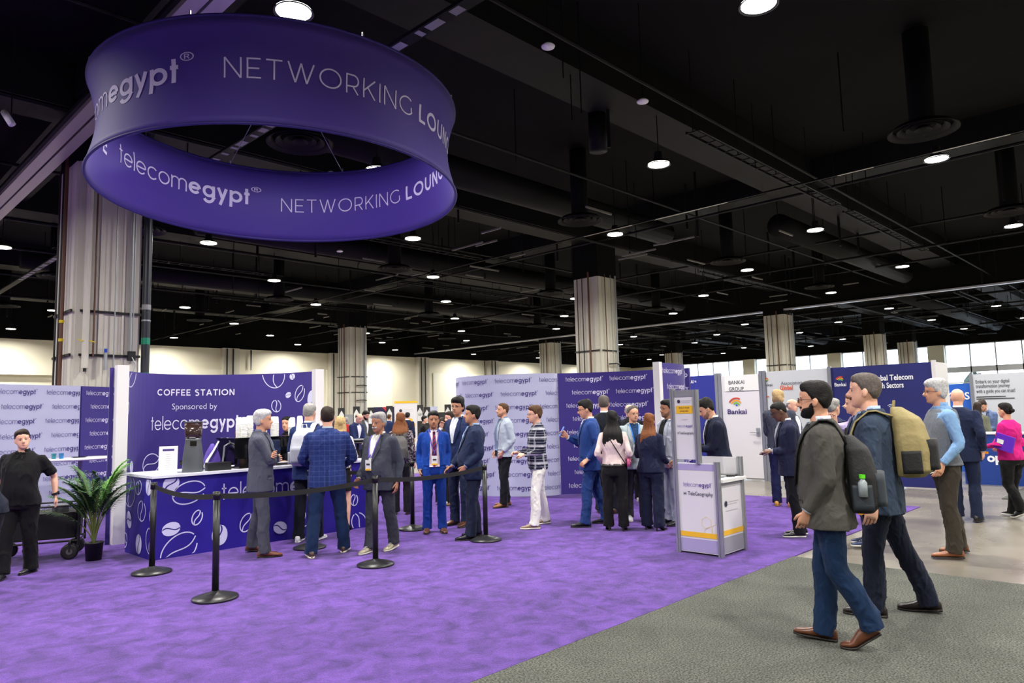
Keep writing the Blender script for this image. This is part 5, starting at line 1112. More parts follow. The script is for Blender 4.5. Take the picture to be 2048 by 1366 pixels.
    if skirt:
        mb = MB().loft([ell((0, 0, z), a*w, b*w, 2.2, 24, lambda p: T(p)) for z, a, b in ((1.0, .155, .115), (.9, .18, .13), (.78, .185, .135), (.6, .18, .135))]); mb.v = [v*s for v in mb.v]; link('skirt', remesh(mb, cvox, 2, .012*s, 12., seed+5), pm, root, True)
    mb = MB(); fw_ = 1.06 if fem else 1.
    mb.loft([ell((0, belly*.4, z), a*w*fw_, b*(w*.5+.5)*fw_, 2.2, 20, lambda p: T(p)) for z, a, b in ((1.02, .155, .112), (.97, .165, .118), (.9, .172, .126), (.85, .17, .125), (.80, .155, .108)) if (hz_ > .9 or z < hz_+.1)])
    for hj, kn, an, f in legs:
        ft = np.array([math.sin(R(f[2])), math.cos(R(f[2])), 0]); sh_ = kn-an
        low = an-np.array([0, 0, .032 if not heels else .045])+ft*.012
        mb.tube([hj+[0, 0, .02 if hz_ > .9 else -.05], hj+[0, 0, -.08], hj+(kn-hj)*.5, kn, kn+(an-kn)*.4+np.array([0, -.01, 0]), kn+(an-kn)*.85, low], np.array([.098, .1*fw_, .087*fw_, .074, .074, .072, .077])*(w**.5)*np.array([1, 1, 1, pw, pw, pw, pw]), 16)
    mb.v = [v*s for v in mb.v]
    if not skirt: pmn = remesh(mb, cvox*1.05, 2, .025*s, 20., seed+5); link('trousers', pmn, pm, root, True)
    if top in ('shirt', 'blouse') and hz_ > .9:
        part(MB().loft([ell((0, belly*.4, z), .172*w*fw_, .125*(w*.5+.5)*fw_, 2.2, 24, T) for z in (.945, .98)]+[ell((0, belly*.4, z), .16*w, .115*(w*.5+.5), 2.2, 24, T) for z in (.98, .945)], caps=False), 'belt', mat('belt_black', (20, 18, 18), .4), smooth=True)
    # --- shoes
    sm = mat('shoe_%d_%d_%d' % tuple(shoes), shoes, .32 if sum(shoes) < 560 else .6, var=.15, vscale=20); so_ = mat('sole_%d_%d_%d' % tuple(sole), sole, .6)
    for hj, kn, an, f in legs:
        L = .285*(.88 if fem else 1.); yw = -R(f[2]); pt = R(f[3]); c0 = np.array([an[0], an[1], 0])
        def ST(v, ball=L*.68):
            v = np.array(v, float)
            if heels: v[:, 2] += .045*sst(-v[:, 1], -.1, .0)
            if pt:   # heel raised (pt>0) about the ball, or toe raised
                pv = ball-.075 if pt > 0 else -.075
                y = v[:, 1]-pv; z = v[:, 2]; m_ = (v[:, 1] < pv) if pt > 0 else np.ones(len(v), bool)
                y2 = y*np.cos(pt)+z*np.sin(pt); z2 = -y*np.sin(pt)+z*np.cos(pt); v[:, 1] = np.where(m_, y2+pv, v[:, 1]); v[:, 2] = np.where(m_, z2, v[:, 2])
            x = v[:, 0]*math.cos(yw)-v[:, 1]*math.sin(yw); y = v[:, 0]*math.sin(yw)+v[:, 1]*math.cos(yw); v[:, 0] = x; v[:, 1] = y
            lift = max(0, an[2]-.075-(math.sin(pt)*.17 if pt > 0 else 0)-(.03 if heels else 0)); v = v+c0
            if pt > 0:
                # align the raised heel under the ankle
                v[:, 1] += 0
            return v*s
        ys = np.array([-.075, -.068, -.045, .0, .05, .1, .15, .185, .205, .21])*L/.285; hw = np.array([.012, .026, .034, .036, .038, .045, .044, .034, .018, .004]); hh = np.array([.05, .075, .095, .1, .085, .062, .05, .042, .034, .024])
        kf = .86 if fem else 1.
        def foot_ring(y, a, zt, zb): t = np.linspace(0, 2*math.pi, 14, endpoint=False); zc = (zt+zb)/2; return np.stack([a*np.sign(np.cos(t))*np.abs(np.cos(t))**.75, np.full(14, y), zc+(zt-zb)/2*np.sign(np.sin(t))*np.abs(np.sin(t))**.8], 1)
        up = MB().loft([ST(foot_ring(y, a*kf, z, .012)) for y, a, z in zip(ys, hw, hh*(.8 if heels else 1))]); sh_ = up.build('shoe', sm, root, True)
        wh_ = sum(sole) > 450; sl_ = MB().loft([ST(foot_ring(y, (a+.004)*kf, .028 if wh_ else .018, 0)) for y, a in zip(ys, hw)]); sl_.build('sole', so_, sh_, True)
        if not wh_ and not heels: MB().loft([ST(foot_ring(y, .034*kf, .022, 0)) for y in (-.072, -.02)]).build('heel', so_, sh_)
        if heels: MB().loft([ST(foot_ring(y, .01, .03, -.045)) for y in (-.07, -.055)]).build('heel', so_, sh_)
        if wh_ and lod < 2:
            lc = MB()
            for q in range(4): lc.tube(ST([(-.02, .06+q*.018, .088-q*.007), (0, .062+q*.018, .094-q*.008), (.02, .06+q*.018, .088-q*.007)]), .003, 5)
            lc.build('laces', M_offw, sh_)
    # --- hair
    if hair:
        st, hcx = hair; hm_ = hairm(hcx)
        if st != 'bald':
            mb = MB().loft([HT(r_) for r_ in head_rings(1., hair_grow(st, hth), n=44, m=36)]); part(mb, 'hair', hm_, smooth=True)
        if longhair:
            L, wd_, dp = longhair; rings = []
            for q in np.linspace(0, 1, 16):
                z = .095-q*(L+.095); wq = np.interp(q, [0, .12, .3, .5, .85, 1], [.045, .082, .09, .088*wd_, .1*wd_, .06*wd_]); dq = np.interp(q, [0, .15, .4, 1], [.05, .062, .045, .022]); yc = np.interp(z, [-.6, -.22, -.1, .02, .1], [-.155-dp, -.14-dp, -.07, -.055, -.045])
                t = np.linspace(0, 2*math.pi, 48, endpoint=False); rr_ = 1+.05*np.sin(t*13+q*3)+.03*np.sin(t*29); rings.append(HT(np.stack([wq*np.cos(t)*rr_, yc+dq*np.sin(t)*rr_, np.full(48, z)+.012*np.sin(t*9)*(q > .9)], 1)))
            part(MB().loft(rings), 'long_hair', hm_, smooth=True)
        if st == 'bun': part(MB().ball(HT([0, -.125, .0])[0], .034, 14, 10), 'hair_bun', hm_, smooth=True)
    if beard:
        kind, bc = beard
        if kind == 'beard': part(MB().loft([HT(r_) for r_ in head_rings(1., beard_grow(1.2), n=52, m=44)]), 'beard', hairm(bc), smooth=True)
        elif kind == 'stubble': part(MB().loft([HT(r_) for r_ in head_rings(1., beard_grow(.22), n=44, m=36)]), 'stubble', mat('stubble_%s_%s' % (skin, bc), tuple(int(.62*a+.38*b) for a, b in zip(SKIN[skin], HAIRC[bc])), .7), smooth=True)
        if kind == 'moustache': part(MB().loft([HT(r_) for r_ in head_rings(1., stache_grow, n=56, m=60)]), 'moustache', hairm(bc), smooth=True)
    # --- face
    if facefx and lod < 2:
        def hpatch(pts, nm, m, off):
            P = []
            for x, z in pts:
                o_ = HT([x, .25, z])[0]*s; t_ = HT([x, 0, z])[0]*s; d_ = t_-o_; d_ /= np.linalg.norm(d_); h_ = bvh.ray_cast(Vector(o_), Vector(d_), .5)[0]
                P.append(np.array(h_)-d_*off if h_ is not None else t_)
            c = np.mean(P, axis=0)-d_*off*.6; n_ = len(P); return MB().add([*P, c], [(i, (i+1) % n_, n_) for i in range(n_)]).build(nm, m, root, True)
        ew = mat('eye_white', (176, 166, 160), .35); ei = mat('eye_iris', (34, 24, 20), .15); bc_ = hairm(hair[1] if hair and hair[0] != 'bald' else 'salt'); dk = mat('lid_'+skin, tuple(int(v*.55) for v in SKIN[skin]), .6)
        lipm = mat('lips_'+skin, (int(SKIN[skin][0]*.82), int(SKIN[skin][1]*.62), int(SKIN[skin][2]*.66)), .45)
        for sg in (-1, 1):
            t = np.linspace(0, 2*math.pi, 12, endpoint=False)
            hpatch([(sg*.031+.016*math.cos(a), .002+.0066*math.sin(a)) for a in t], 'eyelid', dk, .0006)
            hpatch([(sg*.031+.0142*math.cos(a), .0008+.0042*math.sin(a)) for a in t], 'eye', ew, .0014)
            hpatch([(sg*.031+.0062*math.cos(a), .001+.0046*math.sin(a)) for a in t], 'iris', ei, .0022)
            hpatch([(sg*x, z) for x, z in ((.014, .018), (.03, .0245), (.048, .019), (.05, .0155), (.03, .0195), (.014, .0135))], 'eyebrow', bc_, .002)
        hpatch([(x, z) for x, z in ((-.024, -.067), (-.012, -.0625), (0, -.064), (.012, -.0625), (.024, -.067), (.012, -.0735), (0, -.075), (-.012, -.0735))], 'lips', lipm, .0012)
        hpatch([(x, z) for x, z in ((-.022, -.0667), (0, -.0655), (.022, -.0667), (0, -.068))], 'mouth_line', mat('mouth_dark', (70, 30, 28), .7), .0026)
    if glasses:
        gm = mat('glasses_'+glasses, {'black': (18, 18, 20), 'brown': (80, 50, 34), 'metal': (120, 116, 110)}[glasses], .3, .3 if glasses == 'metal' else 0); rr0 = .0022
        mb = MB()
        for sg in (-1, 1):
            t = np.linspace(0, 2*math.pi, 17); mb.tube(HT([(sg*.032+.022*math.cos(a), .1, -.001+.0165*math.sin(a)) for a in t]), rr0, 5)
            mb.tube(HT([(sg*.053, .099, .004), (sg*.074, .085, .005), (sg*.083, .0, .004), (sg*.082, -.02, -.006)]), rr0*.9, 5)
        mb.tube(HT([(-.011, .1, .003), (0, .103, .006), (.011, .1, .003)]), rr0*.8, 5); g = part(mb, 'glasses', gm)
    if lanyard:
        lc, bz = lanyard; lm = mat('lanyard_%d_%d_%d' % lc, lc, .6)
        for sg in (-1, 1):
            pts = []
            for z, x in ((1.475, .072), (1.44, .068), (1.38, .056), (1.3, .044), (1.2, .024), (bz+.1, .006), (bz+.06, .002)):
                o_ = T1(sg*x, .6, z)*s; d_ = T1(sg*x, 0, z)*s-o_; d_ /= np.linalg.norm(d_); h_ = jb.ray_cast(Vector(o_), Vector(d_), .8)[0]
                if h_ is not None: pts.append(np.array(h_)-d_*.020*s)
            if len(pts) > 2: MB().tube(pts, .0075, 6, .3, up=(0, 1, 0)).build('lanyard_strap', lm, root)
        o_ = T1(0, .6, bz)*s; d_ = T1(0, 0, bz)*s-o_; d_ /= np.linalg.norm(d_); h_ = jb.ray_cast(Vector(o_), Vector(d_), .8)[0]
        if h_ is not None:
            c = np.array(h_)-d_*.032*s; zz_ = c[2]; b_ = MB().box((c[0], c[1], zz_-.03), (.085, .004, .125)).build('badge', mat('badge_white', (232, 232, 236), .35), root)
            MB().box((c[0], c[1]+.004, zz_-.083), (.085, .004, .02)).build('badge_band', M_yel, b_); MB().box((c[0], c[1]+.004, zz_-.02), (.05, .003, .02)).build('badge_text', M_ink, b_)
    Mw = Matrix.Translation((pos[0], pos[1], z0))@Matrix.Rotation(th-math.pi/2, 4, 'Z')
    return dict(root=root, s=s, T=T, T1=T1, HT=HT, jb=jb, info=info, Mw=Mw, patch=patch, hipz=hipz, pos=pos, th=th, tm=tm, z0=z0)
def prop(P, name, label, cat, local, group=None):
    """a held or worn thing of its own: its origin stands at LOCAL of the person's frame"""
    w_ = P['Mw']@Vector(local); t = thing(name, label, cat, w_, P['th']-math.pi/2, group); t['_o'] = 0; del t['_o']; t_l = np.array(local); return t, (lambda mb: rel(mb, t_l))
def phone(P, hand, label, col=(20, 20, 24), size=(.075, .15), tilt=None, name='phone', cat='phone'):
    h = P['info'][hand]; c = h['w']+h['f']*.10*P['s']+h['p']*.022; t, rl = prop(P, name, label, cat, c)
    f, p, s_ = h['f'], h['p'], h['s']; M3 = np.stack([s_, f, p], 1); mb = MB(); mb.box((0, 0, 0), (size[0], size[1], .009), M3); mb.v = [v+c+(0 if tilt is None else np.array(tilt)) for v in mb.v]; rl(mb).build('case', mat('case_%d_%d_%d' % col, col, .25), t)
    mb = MB(); mb.box((0, 0, 0), (size[0]*.9, size[1]*.94, .002), M3); mb.v = [v+c+p*.0055 for v in mb.v]; rl(mb).build('screen', mat('screen_grey', (60, 70, 90), .1), t); return t
def backpack(P, label, m, m2, w_=.31, h_=.46, d_=.19, zc=1.2, strapm=None, style=0, xo=0., sides=(-1, 1)):
    s, T = P['s'], P['T']; o = P['T1'](xo, -.2, zc-h_/2)*s; t, rl = prop(P, 'backpack', label, 'backpack', o)
    y0 = -.125; mb = MB(); k = np.linspace(0, 1, 12)
    rings = []
    for q in k:
        z = zc-h_/2+q*h_; ww = w_/2*np.interp(q, [0, .06, .5, .85, 1], [.8, 1, 1, .85, .45]); dd = d_*np.interp(q, [0, .06, .4, .8, 1], [.75, .95, 1, .8, .3]); rings.append(ell((xo, y0-dd/2, z), ww, dd/2, 3.2, 20, T))
    mb.loft(rings); mb.v = [v*s for v in mb.v]; me = remesh(mb, .012, 2, .012*s, 12, 11); me.transform(Matrix.Translation(-Vector(o))); link('pack_body', me, m, t, True)
    mb = MB(); rings = [ell((xo, y0-d_*.92, zc-h_/2+z), w_*.4, .045, 3, 16, T) for z in (.05, .08, .2, .25)]; mb.loft(rings); mb.v = [v*s for v in mb.v]; rl(mb).build('front_pocket', m2, t, True)
    for sg in (-1, 1):
        mb = MB(); rings = [ell((xo+sg*(w_/2+.005), y0-d_*.45, zc-h_/2+z), .02, .06, 3, 12, T) for z in (.03, .06, .16, .18)]; mb.loft(rings); mb.v = [v*s for v in mb.v]; rl(mb).build('side_pocket', m2, t, True)
    mb = MB(); mb.tube(T([(xo-.03, y0-.02, zc+h_/2-.02), (xo-.025, y0-.03, zc+h_/2+.04), (xo+.025, y0-.03, zc+h_/2+.04), (xo+.03, y0-.02, zc+h_/2-.02)])*s, .009, 8); rl(mb).build('haul_loop', strapm or m, t)
    for q in ():
        mb = MB(); mb.tube([T([[xo+w_*.46*math.sin(a), y0-d_*(.55+.43*math.cos(a)), zc-h_/2+h_*q+.05*math.cos(a)]])[0]*s for a in np.linspace(-1.3, 1.3, 9)], .004, 5); rl(mb).build('zip', M_strut, t)
    for sg in sides:
        pts = []
        for x, y, z in ((.08, .4, 1.08), (.1, .4, 1.18), (.115, .4, 1.28), (.115, .4, 1.36), (.11, .25, 1.43)):
            a = T([[sg*x, y, z]])[0]*s; b = T([[sg*x, -.02, z-.02]])[0]*s; d = b-a; d /= np.linalg.norm(d); hh = P['jb'].ray_cast(Vector(a), Vector(d), 1.)[0]
            if hh is not None: pts.append(np.array(hh)-d*.012)
        for x, y, z in ((.105, .0, 1.6), (.1, -.05, 1.6), (.095, -.09, 1.55)):
            a = T([[sg*x, y, z]])[0]*s; hh = P['jb'].ray_cast(Vector(a), Vector((0, .0, -1)), 1.)[0]
            if hh is not None: pts.append(np.array(hh)+[0, 0, .014])
        pts.append(T([[xo+sg*.08, y0-.03, zc+h_*.36]])[0]*s); pts = np.array(pts)
        if len(pts) > 3:
            mb = MB(); rings = []
            tg = np.gradient(pts, axis=0); tg /= np.linalg.norm(tg, axis=1)[:, None]
            for p_, t_ in zip(pts, tg):
                sx = np.array([1., 0, 0]); sx = sx-t_*(sx@t_); sx /= np.linalg.norm(sx); n_ = np.cross(t_, sx); rings.append([p_+sx*.034+n_*.006, p_+sx*.034-n_*.006, p_-sx*.034-n_*.006, p_-sx*.034+n_*.006])
            mb.loft(rings); rl(mb).build('shoulder_strap', strapm or m, t, True)
    return t, rl
def pl(px, dist): return polar(px, dist)
NAVY = (34, 42, 74); DK = (24, 26, 36); BRS = (84, 50, 32); WS_ = (226, 224, 218)
# near walkers
P = person('bearded man in charcoal blazer with black backpack, nearest the camera', 1678, 1297, -93, head=762, lod=0, skin='tan', hair=('short', 'black'), hth=.018, beard=('beard', 'black'), glasses='brown', w=1.12, belly=.03, lean=2, tcol=(84, 82, 78), inner=(190, 200, 214), pants=(22, 48, 84), shoes=(96, 56, 38), rf=('p', 1652, 1284, 6, -4), lf=('p', 1752, 1306, -4, 34), lh=(-.185, .13, .9, (.35, .15, -.9)), rh=(.17, .05, .92, (-.2, .1, -1)), hpitch=-2)
M_pk = mat('pack_black', (24, 24, 27), .75, bump=.3, bscale=60); M_pk2 = mat('pack_charcoal', (42, 50, 58), .7)
t, rl = backpack(P, 'black backpack with blue grey side pocket worn by the bearded man', M_pk, M_pk2, w_=.34, h_=.50, d_=.2, zc=1.14)
o_ = P['T1'](-.2, -.22, 1.06)*P['s']; t, rl = prop(P, 'water_bottle', 'clear bottle with lime green cap in the black backpack side pocket', 'bottle', o_)
rl(MB().tube([o_+[0, 0, -.06], o_+[0, 0, .03], o_+[0, 0, .05], o_+[0, 0, .06]], [.028, .028, .014, .012], 14)).build('bottle_body', mat('clear_plastic', (150, 160, 165), .15), t, True); rl(MB().cyl(o_+[0, 0, .058], o_+[0, 0, .082], .019, n=14)).build('bottle_cap', mat('lime_cap', (90, 210, 30), .4), t)
P = person('tall man with moustache in blue grey blazer carrying a tan backpack', 1778, 1241, -95, head=728, lod=0, skin='light', hair=('short', 'salt'), hth=.012, beard=('moustache', 'brown'), w=1.0, lean=2, tcol=(58, 72, 94), inner=(170, 190, 222), pants=(26, 32, 52), shoes=(34, 26, 26), lf=('p', 1752, 1236, 0, 0), rf=('p', 1862, 1228, 0, 4), lh=(-.25, .02, .86, (0, .3, -.9)), rh=(.2, .1, .9), hpitch=-3)
M_tan = mat('pack_tan', (150, 136, 92), .75, bump=.3, bscale=50, var=.1)
t, rl = backpack(P, 'tan canvas backpack with black side pocket worn by the tall man', M_tan, M_pk, w_=.34, h_=.48, d_=.24, zc=1.27, strapm=M_tan)
h = P['info']['l']; c = h['w']+h['f']*.06+np.array([0, .05, 0]); t, rl = prop(P, 'wristband_pass', 'small orange pass held in the tall man near hand', 'pass', c); rl(MB().box(c, (.01, .09, .03), .3)).build('card', mat('orange_card', (240, 160, 20), .5), t)
P = person('grey haired man in grey vest and light blue shirt', 1906, 1113, -72, head=755, lod=1, skin='tan', hair=('full', 'silver'), hth=.02, glasses='brown', w=1.1, belly=.05, top='shirt', tcol=(130, 168, 212), inner=None, vest=(122, 128, 138), pants=(62, 56, 48), shoes=(140, 84, 52), lf=('p', 1912, 1119, 6, 0), rf=('p', 1922, 1106, -10, 0), lh=(-.24, .1, .93, (0, .3, -.9)), rh=(.16, .2, 1.0), hyaw=-4)
h = P['info']['l']; c = h['w']+h['f']*.09; t, rl = prop(P, 'pen', 'silver pen held by the grey vest man', 'pen', c); rl(MB().cyl(c+[0, .09, -.02], c+[0, -.03, .02], .006)).build('barrel', M_cond, t)
P = person('bald man in navy suit seen from behind at the info counter', 1936, 1043, 172, head=776, skin='light', hair=None, w=1.08, tcol=(30, 40, 72), pants=(28, 38, 68), inner=(220, 222, 230), shoes=(24, 22, 24), facefx=False, lh=(-.22, .0, .88), rh=(.24, -.03, .92))
h = P['info']['r']; c = h['w']+h['f']*.05+h['s']*.05; t, rl = prop(P, 'badge_pass', 'small orange badge in the bald navy suit man right hand', 'pass', c); rl(MB().box(c, (.09, .01, .03))).build('card', MATS['orange_card'], t)
P = person('woman in hot pink ruffled blouse and black trousers at the right edge', 2034, 1036, -125, head=804, sex='f', skin='tan', hair=('bun', 'black'), w=1.12, top='blouse', tcol=(226, 30, 140), inner=None, hem=.87, pants=(20, 20, 22), shoes=(22, 22, 24), sole=WS_, lf=(-.1, -.16, 0, 25), rf=(.1, .12, 0, 0), lh=(-.16, .26, 1.08), rh=(.16, .24, 1.05))
for k_ in 'lr':
    q = P['info'][k_]; d_ = (q['el']-q['sh']); MB().tube([q['el']-d_*.3, q['el']-d_*.1, q['el']+d_*.02, q['el']+d_*.08], [.062, .08, .1, .112], 20, .8).build('sleeve_ruffle', P['tm'], P['root'], True)
c = np.array([-.25, -.1, 1.04]); t, rl = prop(P, 'folder', 'purple folder carried under the pink blouse woman arm', 'folder', c); rl(MB().box(c, (.02, .26, .22), Matrix.Rotation(.3, 3, 'X'))).build('cover', mat('folder_purple', (98, 44, 190), .4), t); rl(MB().box(c+[-.012, .05, .02], (.004, .09, .06), Matrix.Rotation(.3, 3, 'X'))).build('label', M_white, t)
person('bearded man in light blue blazer looking down behind the info counter', 0, 0, -25, pos=pl(1977, 18.3), H=1.68, skin='tan', hair=('short', 'dkbrown'), beard=('stubble', 'dkbrown'), lod=1, lean=12, hpitch=28, tcol=(104, 124, 168), inner=(190, 200, 226), lanyard=((40, 40, 60), 1.15), lh=(-.08, .34, 1.05), rh=(.08, .34, 1.06))
person('woman with long brown hair in olive jacket by the info counter', 0, 0, 165, pos=pl(1957, 17.6), H=1.6, sex='f', lod=2, skin='light', hair=('full', 'dkbrown'), longhair=(.35, 1., 0), tcol=(110, 112, 96), inner=None, pants=DK)
person('man standing behind the light blue blazer man, mostly hidden', 0, 0, 0, pos=pl(1970, 21.5), H=1.78, lod=2, skin='light', hair=('short', 'brown'), tcol=(160, 160, 170))
person('person glimpsed between the grey vest man and the bald man', 0, 0, -40, pos=pl(1893, 19), H=1.62, lod=2, skin='brown', hair=('full', 'black'), tcol=(60, 60, 70))
# group by the grey booth wall
P = person('blond man in charcoal long sleeved shirt seen from behind', 1569, 1014, 165, head=781, skin='light', hair=('full', 'blond'), hth=.024, w=1.08, top='untucked', tcol=(72, 76, 92), inner=None, pants=(32, 36, 78), shoes=(214, 160, 70), sole=(150, 110, 60), facefx=False, lh=(-.14, .24, 1.0), rh=(.14, .24, 1.0), hem=.88)
P = person('man with glasses in dark navy blazer looking down at his hands', 1592, 1074, -78, head=800, skin='dark', hair=('buzz', 'black'), glasses='black', w=1.08, lean=4, hpitch=22, tcol=(38, 42, 72), inner=(210, 214, 224), pants=(24, 24, 30), shoes=(26, 26, 28), sole=WS_, lf=('p', 1600, 1077, 0, 0), rf=(.12, -.1, 5, 0), lh=(-.08, .25, 1.1, (.5, .7, 0)), rh=(.06, .26, 1.1, (-.5, .7, 0)))
phone(P, 'r', 'white card held by the man in dark navy blazer', (220, 220, 224), (.06, .09), name='card', cat='card')
person('man hidden behind the blond man, only the top of his head showing', 0, 0, 60, pos=pl(1583, 13.9), H=1.75, lod=2, skin='light', hair=('rim', 'grey'), tcol=(60, 70, 110))
P = person('curly grey haired man in navy blazer between the two backpack men', 1680, 1050, 140, head=798, skin='light', hair=('short', 'grey'), hth=.022, w=1.05, tcol=(44, 50, 88), pants=DK, facefx=False, lh=(-.12, .26, 1.05), rh=(.12, .26, 1.05))
P = person('red haired man in navy blazer with a hand at his chin', 1735, 1092, -82, head=786, skin='light', hair=('short', 'red'), hth=.02, w=1.02, tcol=(40, 50, 84), inner=(186, 172, 214), pants=(34, 38, 62), shoes=(36, 50, 96), sole=WS_, lf=('p', 1742, 1096, 0, 0), rf=(.12, -.05, 0, 0), rh=(.02, .25, 1.40, (0, .3, .9)), rpole=(.6, .2, -1), lh=(-.1, .28, 1.1))
P = person('black haired man in navy suit reading his phone behind the kiosk', 0, 0, -80, pos=pl(1437, 9.75), head=801, H=1.76, skin='tan', hair=('short', 'black'), hth=.024, beard=('stubble', 'black'), w=1.06, lean=7, hpitch=24, tcol=(28, 34, 58), pants=(26, 30, 50), inner=(236, 238, 242), shoes=DK, lh=(-.08, .32, 1.1, (.3, .9, .1)), rh=(.08, .33, 1.1, (-.3, .9, .1)))
phone(P, 'r', 'dark phone in the hands of the man behind the kiosk')
P = person('black haired man in light grey suit and black shirt beside the kiosk', 1348, 1050, -52, head=801, skin='brown', hair=('short', 'black'), hth=.024, beard=('stubble', 'black'), w=1.05, tcol=(172, 178, 196), inner=(26, 26, 30), pants=(164, 170, 188), shoes=(24, 24, 26), open_=True, hem=.8, lh=(-.185, .08, .93, (.2, .1, -1)), rh=(.185, .08, .93, (-.2, .1, -1)))
# conversation circle
P = person('woman in navy trouser suit with long auburn hair seen from behind', 1307, 1062, 152, head=827, sex='f', skin='light', hair=('full', 'auburn'), hth=.022, longhair=(.42, 1.35, 0), w=1.08, tcol=(30, 36, 66), pants=(28, 34, 60), pw=1.2, inner=None, heels=True, shoes=(24, 24, 26), hem=.86, hyaw=15, facefx=False, lh=(-.16, .24, 1.12, (.6, .6, .3)), rh=(.16, .22, 1.0), front=False)
h = P['info']['l']; c = h['w']+h['f']*.08; t, rl = prop(P, 'notebook', 'dark notebook held up by the woman in navy suit', 'notebook', c); rl(MB().box(c, (.16, .03, .22), Matrix.Rotation(-.3, 3, 'Y'))).build('cover', mat('note_navy', (26, 40, 80), .5), t)
P = person('man with glasses in pale grey blazer and blue lanyard facing the circle', 1274, 1042, 12, head=812, skin='tan', hair=('recede', 'salt'), hth=.014, glasses='metal', w=1.02, tcol=(164, 178, 184), inner=(34, 66, 110), pants=(60, 60, 66), shoes=(200, 200, 204), sole=WS_, lanyard=((40, 120, 220), 1.12), lh=(-.18, .15, .95), rh=(.17, .14, .98), hyaw=14)
P = person('woman in cream blouse with long straight black hair seen from behind', 1233, 1063, 178, head=822, sex='f', skin='light', hair=('full', 'black'), hth=.024, longhair=(.44, 1.6, .0), w=1.04, top='blouse', tcol=(226, 206, 202), inner=None, pants=(24, 23, 26), pw=1.12, shoes=(22, 20, 22), heels=True, hem=.96, facefx=False, lh=(-.19, .12, 1.02), rh=(.19, .12, 1.02))
t, rl = prop(P, 'crossbody_bag', 'small pink and black crossbody bag at the cream blouse woman hip', 'bag', np.array([.2, -.02, .9]))
mbq = MB().loft([rr(.05, .13, z_)+np.array([.2, -.02, 0]) for z_ in (.86, .9, .97)]); rl(mbq).build('pouch', mat('bag_pink', (190, 80, 130), .5, var=.5, vscale=30), t, True)
pts = []
for x, z in ((-.1, 1.44), (-.04, 1.34), (.03, 1.22), (.1, 1.1), (.17, .98)):
    a_ = P['T1'](x, -.6, z)*P['s']; d_ = P['T1'](x, 0, z)*P['s']-a_; d_ /= np.linalg.norm(d_); q = P['jb'].ray_cast(Vector(a_), Vector(d_), 1)[0]
    if q is not None: pts.append(np.array(q)-d_*.008)
rl(MB().tube(pts, .007, 6)).build('strap', M_strut, t)
P = person('man with glasses in cobalt suit holding up a pale blue card', 1186, 1051, -84, head=797, skin='tan', hair=('short', 'black'), hth=.022, glasses='black', w=1.1, tcol=(38, 70, 140), pants=(34, 62, 124), inner=(228, 230, 240), shoes=(22, 22, 26), lf=('p', 1172, 1056, 0, 0), rf=('p', 1214, 1048, 0, 0), hpitch=10, rh=(.1, .31, 1.24, (0, .55, .75)), lh=(-.23, .06, .94, (0, .8, -.4)), lanyard=None, curl=.5)
h = P['info']['r']; c = h['w']+h['f']*.12; t, rl = prop(P, 'blue_card', 'pale blue card held up by the man in cobalt suit', 'card', c); rl(MB().box(c, (.1, .014, .16), Matrix.Rotation(.5, 3, 'X'))).build('card', mat('card_blue', (110, 150, 230), .5), t)
person('man in black suit with short grey sides seen from behind near the purple backdrop', 1216, 1028, 178, head=791, skin='light', hair=('short', 'salt'), w=1.05, lod=1, tcol=(26, 28, 40), inner=(220, 224, 232), pants=DK, facefx=False, front=False)
person('balding man in black jacket behind the pale blazer man', 1266, 1004, 175, head=808, skin='light', hair=('rim', 'grey'), w=1.15, top='untucked', tcol=(34, 34, 40), inner=None, pants=(30, 30, 34), shoes=WS_, sole=WS_, facefx=False)
P = person('man in navy plaid shirt and white trousers', 1080, 1055, -78, head=809, skin='light', hair=('short', 'brown'), hth=.02, glasses='metal', top='untucked', tcol=(30, 34, 60), tkind='plaid', tcol2=(196, 196, 204), inner=None, pants=(228, 226, 222), shoes=(132, 108, 84), sole=(226, 220, 208), lf=('p', 1070, 1060, 6, 0), rf=('p', 1092, 1049, -12, 0), lh=(-.1, .22, 1.06, (.5, .6, .1)), rh=(.08, .28, 1.08, (-.2, .8, .1)), belly=.01, curl=.8)
P = person('man with stubble in pale grey blazer and black jeans', 1012, 1014, -70, head=806, skin='tan', hair=('buzz', 'brown'), beard=('stubble', 'brown'), hth=.016, w=1.05, tcol=(176, 186, 200), inner=(120, 140, 176), open_=True, pants=(20, 22, 30), shoes=(150, 102, 60), lf=(-.12, .08, -10, 0), rf=(.12, -.06, 15, 0), lh=(-.185, .1, .94, (.3, .1, -.9)), rh=(.18, .1, .94, (-.3, .1, -.9)), hpitch=-6, hem=.84)
P = person('man in navy suit with folded hands at the right stanchion', 951, 1077, -82, head=811, skin='mid', hair=('short', 'black'), hth=.018, w=1.12, belly=.06, tcol=(34, 46, 78), inner=(150, 176, 216), pants=(26, 34, 58), shoes=(26, 26, 30), lf=('p', 942, 1082, 4, 0), rf=(.13, -.04, 10, 0), lh=(-.18, .14, .96, (.2, .4, -.8)), rh=(.12, .28, .95, (0, .8, -.4)), lean=-1, hpitch=-4)
phone(P, 'r', 'black phone held low by the navy suit man at the right stanchion')
person('tall man with glasses in navy suit behind the stout navy suit man', 922, 1052, -38, head=796, skin='mid', hair=('full', 'black'), hth=.028, glasses='black', w=1.05, tcol=(36, 50, 92), inner=(214, 218, 228), pants=(30, 40, 70), shoes=(90, 54, 38), hyaw=10)
